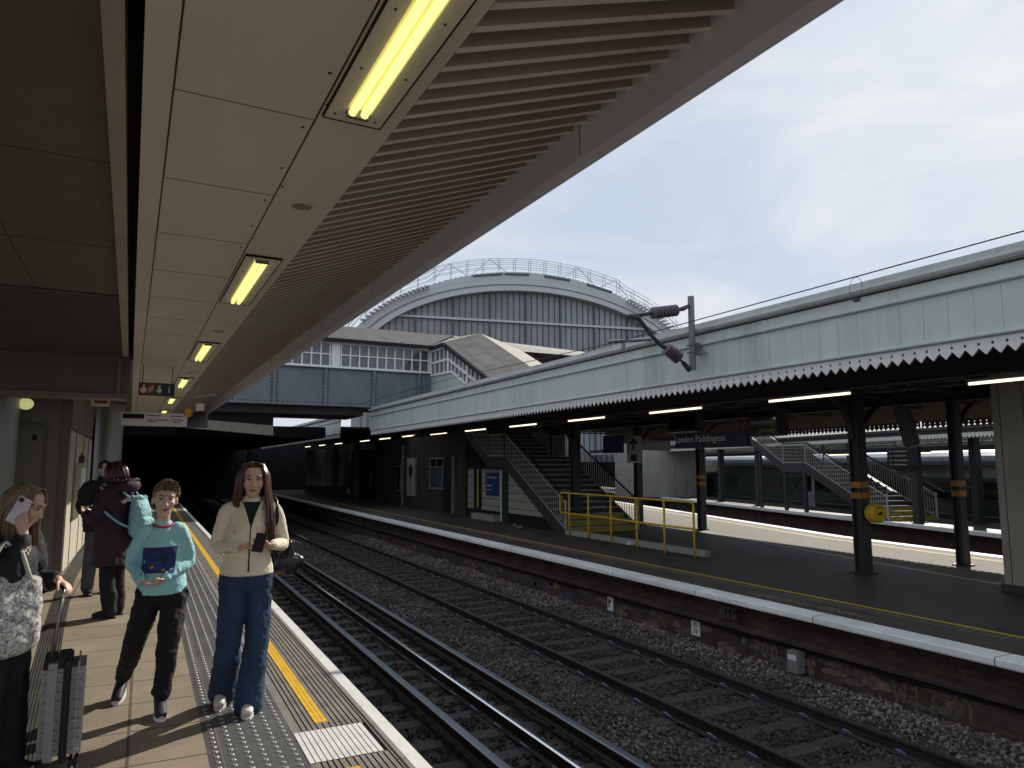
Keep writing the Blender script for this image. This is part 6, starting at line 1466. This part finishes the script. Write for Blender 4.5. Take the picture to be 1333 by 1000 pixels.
mb = MB(); sm_chain(mb, [(0, 0, .02), (0, 0, .16), (0, 0, .34)], [(.17, .075), (.175, .075), (.165, .03)], 20, flat=(1, 0, 0)); fuse(mb, 'bag_body', TOTE, tb, .007, 3, .03)
mb = MB(); 
for yy in (-.03, .03): mb.tube([(-.10, yy, .34), (-.06, yy * .8 + .02, .48), (0, .06, .535), (.06, yy * .8 + .02, .48), (.10, yy, .34)], .012, 6)
mb.build('handle', mat('tote_handle', (.5, .49, .45), .85), tb, True)
# suitcase
su = empty('suitcase', (-.345, 4.98, 0), R_(2), 'silver ribbed hard-shell suitcase with a black centre band and raised handle', 'suitcase')
SIL = mat('silver_shell', (.30, .305, .315), .32, metal=.55, var=.08)
for x0, x1 in ((-.105, -.0005), (.0375, .105)):
    mb = MB(); mb.box(x0, x1, -.17, .17, .075, .60); MB.build(mb, 'shell', SIL, su, bevel=.03)
mb = MB()
for i in range(9):
    z = .13 + i * .052
    for x0, x1 in ((-.1065, -.012), (.05, .1065)): mb.box(x0 + (.012 if x0 < 0 else 0), x1 - (.012 if x1 > .06 else 0), -.1735, .1735, z, z + .009)
mb.build('shell_rib', SIL, su, bevel=.004)
MB().box(.0, .037, -.178, .178, .072, .608).build('centre_band', M['black'], su, bevel=.008)
mb = MB(); mb.box(-.03, .03, -.06, .06, .606, .635); mb.box(-.098, -.04, -.09, .09, .598, .622); mb.build('top_grip', M['black'], su, bevel=.004)
mb = MB()
for y in (-.055, .055): mb.tube([(-.07, y, .6), (-.03, y, 1.0)], .0085, 8)
mb.build('telescopic_tube', M['steel'], su, True); mb = MB(); mb.tube([(-.03, -.085, 1.01), (-.03, .085, 1.01)], .017, 8); mb.build('pull_handle', M['black'], su, True)
for x in (-.07, .07):
    for y in (-.13, .13):
        f_ = MB(); f_.box(x - .022, x + .022, y - .02, y + .02, .05, .078); wo = f_.build('wheel', M['black'], su)
        for dx in (-.015, .015): MB().lathe([(.028, -.008), (.03, -.005), (.03, .005), (.028, .008)], 14, (x + dx, y, .0305), 'X').build('tyre', M['black'], wo); 
        MB().lathe([(.014, -.0255), (.014, .0255)], 10, (x, y, .0305), 'X').build('hub', M['steel'], wo)

# ------------------------------------------------------------------ two people behind
Q = empty('person', (-.26, 9.5, 0), R_(-118), 'dark red-haired person in a long plum coat with fur hood, facing away left', 'person')
J = dict(pelvis=(0, .0, .92), waist=(0, .0, 1.07), chest=(0, .0, 1.26), neck=(0, -.01, 1.44), shR=(-.185, .0, 1.37), shL=(.185, .0, 1.37), elR=(-.24, -.10, 1.12), elL=(.24, -.10, 1.12), wrR=(-.12, -.28, 1.15), wrL=(.12, -.28, 1.15),
         hipR=(-.09, 0, .90), hipL=(.09, 0, .90), knR=(-.10, .0, .48), knL=(.10, .0, .48), anR=(-.10, .03, .085), anL=(.11, .06, .085), toeR=(-.12, -.13, .03), toeL=(.13, -.10, .03))
H = Head((0, -.045, 1.60), (0, -1, -.25), size=1.0)
body_mesh(J, H, SKIN2, Q, [dict(wrist=J['wrR'], d=(.6, -.7, .2), palm=(.5, .2, .6), thumb=1, s_=.92), dict(wrist=J['wrL'], d=(-.6, -.7, .2), palm=(-.5, .2, .6), thumb=-1, s_=.92)])
face_parts(H, Q, mat('brow_red', (.06, .02, .02), .7))
PLUM = mat('plum_coat', (.034, .014, .028), .75, var=.3)
mb = MB(); sm_chain(mb, [(0, .02, .60), (0, .01, .78), (0, 0, .95), (0, .0, 1.10), (0, .0, 1.26), (0, .0, 1.36), (0, -.01, 1.44)], [(.27, .22), (.26, .20), (.24, .18), (.225, .17), (.225, .165), (.20, .13), (.09, .085)], 20, flat=ax, cap=(.12, 1))
for q, sx in (('R', -1), ('L', 1)): sm_chain(mb, [(sx * .1, .0, 1.38), J['sh' + q], (Vector(J['sh' + q]) + Vector(J['el' + q])) / 2 + Vector((sx * .015, 0, 0)), J['el' + q], Vector(J['el' + q]) * .12 + Vector(J['wr' + q]) * .88], [.075, .088, .084, .078, .058], 14)
ct = fuse(mb, 'coat', PLUM, Q, .009, 4, .035)
mb = MB(); sm_chain(mb, [(-.14, .05, 1.44), (-.09, .14, 1.46), (0, .17, 1.47), (.09, .14, 1.46), (.14, .05, 1.44)], [.05, .07, .075, .07, .05], 12); fuse(mb, 'hood', PLUM, ct, .01, 3, .02)
mb = MB()
for i in range(260):
    a = random.uniform(-1.9, 1.9); c_ = Vector((.165 * math.sin(a), .03 + .165 * math.cos(a), 1.50 + .02 * math.cos(a))); d = Vector((random.gauss(0, 1), random.gauss(0, 1), random.gauss(0, 1))).normalized() * .045
    mb.tube([c_, c_ + d * .5, c_ + d], [.014, .009, .002], 4)
mb.build('fur_trim', mat('fur', (.016, .014, .016), .6, var=.4), ct, True)
mb = MB()
for q, sx in (('R', -1), ('L', 1)): sm_chain(mb, [J['hip' + q], J['kn' + q], J['an' + q]], [.10, .082, .075], 14)
fuse(mb, 'leggings', BLT, Q, .008, 3, .015)
for q in 'RL':
    o = shoe(J['an' + q], J['toe' + q], M['black'], M['black'], Q, 1.05); mb = MB(); sm_chain(mb, [Vector(J['an' + q]) + Vector((0, 0, -.02)), Vector(J['an' + q]) + Vector((0, 0, .17))], [.062, .072], 12); fuse(mb, 'boot_shaft', BLT, o, .008, 3, .02)
HRED = hairmat('hair_dark_red', (.06, .012, .016), None)
mb = MB()
for i in range(230):
    a = random.uniform(-2.4, 2.4); sx, cy = math.sin(a), math.cos(a); q = random.uniform(0, .02)
    p = [(sx * .01, .02, .125), (sx * .06, .015 + cy * .07, .112 + q), (sx * (.088 + q), .016 + cy * (.104 + q), .04), (sx * (.098 + q), .02 + cy * (.108 + q), -.05), (sx * (.09 + q), .02 + cy * (.10 + q), -.11)]
    if cy < -.6: continue
    mb.tube([H(*x_) for x_ in p], [.008, .012, .013, .012, .004], 5)
mb.build('hair', HRED, Q, True)
mq = Q.matrix_basis
bp_ = empty('backpack', tuple(mq @ Vector((0, .215, 1.16))), R_(-118), 'pale teal backpack with ruffled top worn over the plum coat', 'backpack')
TQ = mat('teal_pack', (.25, .50, .52), .7, var=.12)
mb = MB(); sm_chain(mb, [(0, .06, -.20), (0, .07, -.02), (0, .05, .13)], [(.15, .095), (.155, .10), (.13, .07)], 18, flat=(1, 0, 0)); sm_chain(mb, [(-.08, .13, -.10), (.08, .13, -.10)], [.06, .06], 12); fuse(mb, 'pack_body', TQ, bp_, .008, 4, .03, .01)
mb = MB()
for i in range(16): 
    a = 2 * math.pi * i / 16; mb.ball((.10 * math.cos(a), .05 + .05 * math.sin(a), .165 + .008 * (i % 3)), (.026, .022, .02), 8, 6)
fuse(mb, 'ruffled_top', TQ, bp_, .007, 2, .02)
mb = MB()
for sx in (-1, 1): mb.tube([(sx * .10, .0, .16), (sx * .135, -.11, .285), (sx * .15, -.24, .265), (sx * .175, -.335, .17), (sx * .225, -.27, .08), (sx * .25, -.16, -.01), (sx * .22, -.05, -.10), (sx * .11, .03, -.17)], .013, 7)
mb.build('strap', TQ, bp_, True)

D = empty('person', (-.47, 11.2, 0), R_(25), 'person in a black puffer jacket and grey trousers standing behind the plum coat', 'person')
J = dict(pelvis=(0, .0, .94), waist=(0, .0, 1.09), chest=(0, .0, 1.29), neck=(0, -.0, 1.48), shR=(-.185, .0, 1.41), shL=(.185, .0, 1.41), elR=(-.25, -.02, 1.14), elL=(.25, -.02, 1.14), wrR=(-.16, -.20, 1.02), wrL=(.16, -.20, 1.02),
         hipR=(-.09, 0, .92), hipL=(.09, 0, .92), knR=(-.11, .0, .49), knL=(.11, .0, .49), anR=(-.12, .03, .085), anL=(.12, .06, .085), toeR=(-.14, -.13, .03), toeL=(.14, -.10, .03))
H = Head((.0, -.02, 1.64), (0, -1, -.05), size=1.0)
body_mesh(J, H, SKIN2, D, [dict(wrist=J['wrR'], d=(.6, -.5, -.4), palm=(.5, .2, .6), thumb=1, s_=.95), dict(wrist=J['wrL'], d=(-.6, -.5, -.4), palm=(-.5, .2, .6), thumb=-1, s_=.95)])
face_parts(H, D, IRIS)
mb = MB(); sm_chain(mb, [(0, .0, .84), (0, 0, 1.0), (0, .0, 1.15), (0, .0, 1.30), (0, .0, 1.40), (0, 0, 1.50)], [(.215, .165), (.235, .18), (.235, .18), (.235, .175), (.20, .13), (.09, .085)], 20, flat=ax, cap=(.12, 1))
for q, sx in (('R', -1), ('L', 1)): sm_chain(mb, [(sx * .1, .0, 1.41), J['sh' + q], (Vector(J['sh' + q]) + Vector(J['el' + q])) / 2 + Vector((sx * .015, 0, 0)), J['el' + q], Vector(J['el' + q]) * .1 + Vector(J['wr' + q]) * .9], [.075, .09, .088, .082, .065], 14)
fuse(mb, 'jacket', COAT, D, .009, 4, .05)
mb = MB()
for q, sx in (('R', -1), ('L', 1)): sm_chain(mb, [J['hip' + q], J['kn' + q], J['an' + q]], [.105, .085, .075], 14)
fuse(mb, 'trousers', mat('grey_trousers', (.07, .07, .08), .85), D, .009, 3, .02)
for q in 'RL': shoe(J['an' + q], J['toe' + q], M['black'], M['black'], D, 1.05)
mb = MB(); t = MB().ball((0, 0, 0), (.080, .098, .088), 18, 10); mb.add([H(v[0], .022 + v[1], .042 + v[2]) for v in t.v], t.f); ho = mb.build('hair', mat('hair_black', (.015, .012, .012), .5), D, True); b = bmesh.new(); b.from_mesh(ho.data)
kill = [v for v in b.verts if (lambda l: (l.y < -.045 and l.z < .07) or l.z < -.035)(Vector(((v.co - H.c).dot(H.r), -(v.co - H.c).dot(H.f), (v.co - H.c).dot(H.u))))]
bmesh.ops.delete(b, geom=kill, context='VERTS'); b.to_mesh(ho.data); b.free()
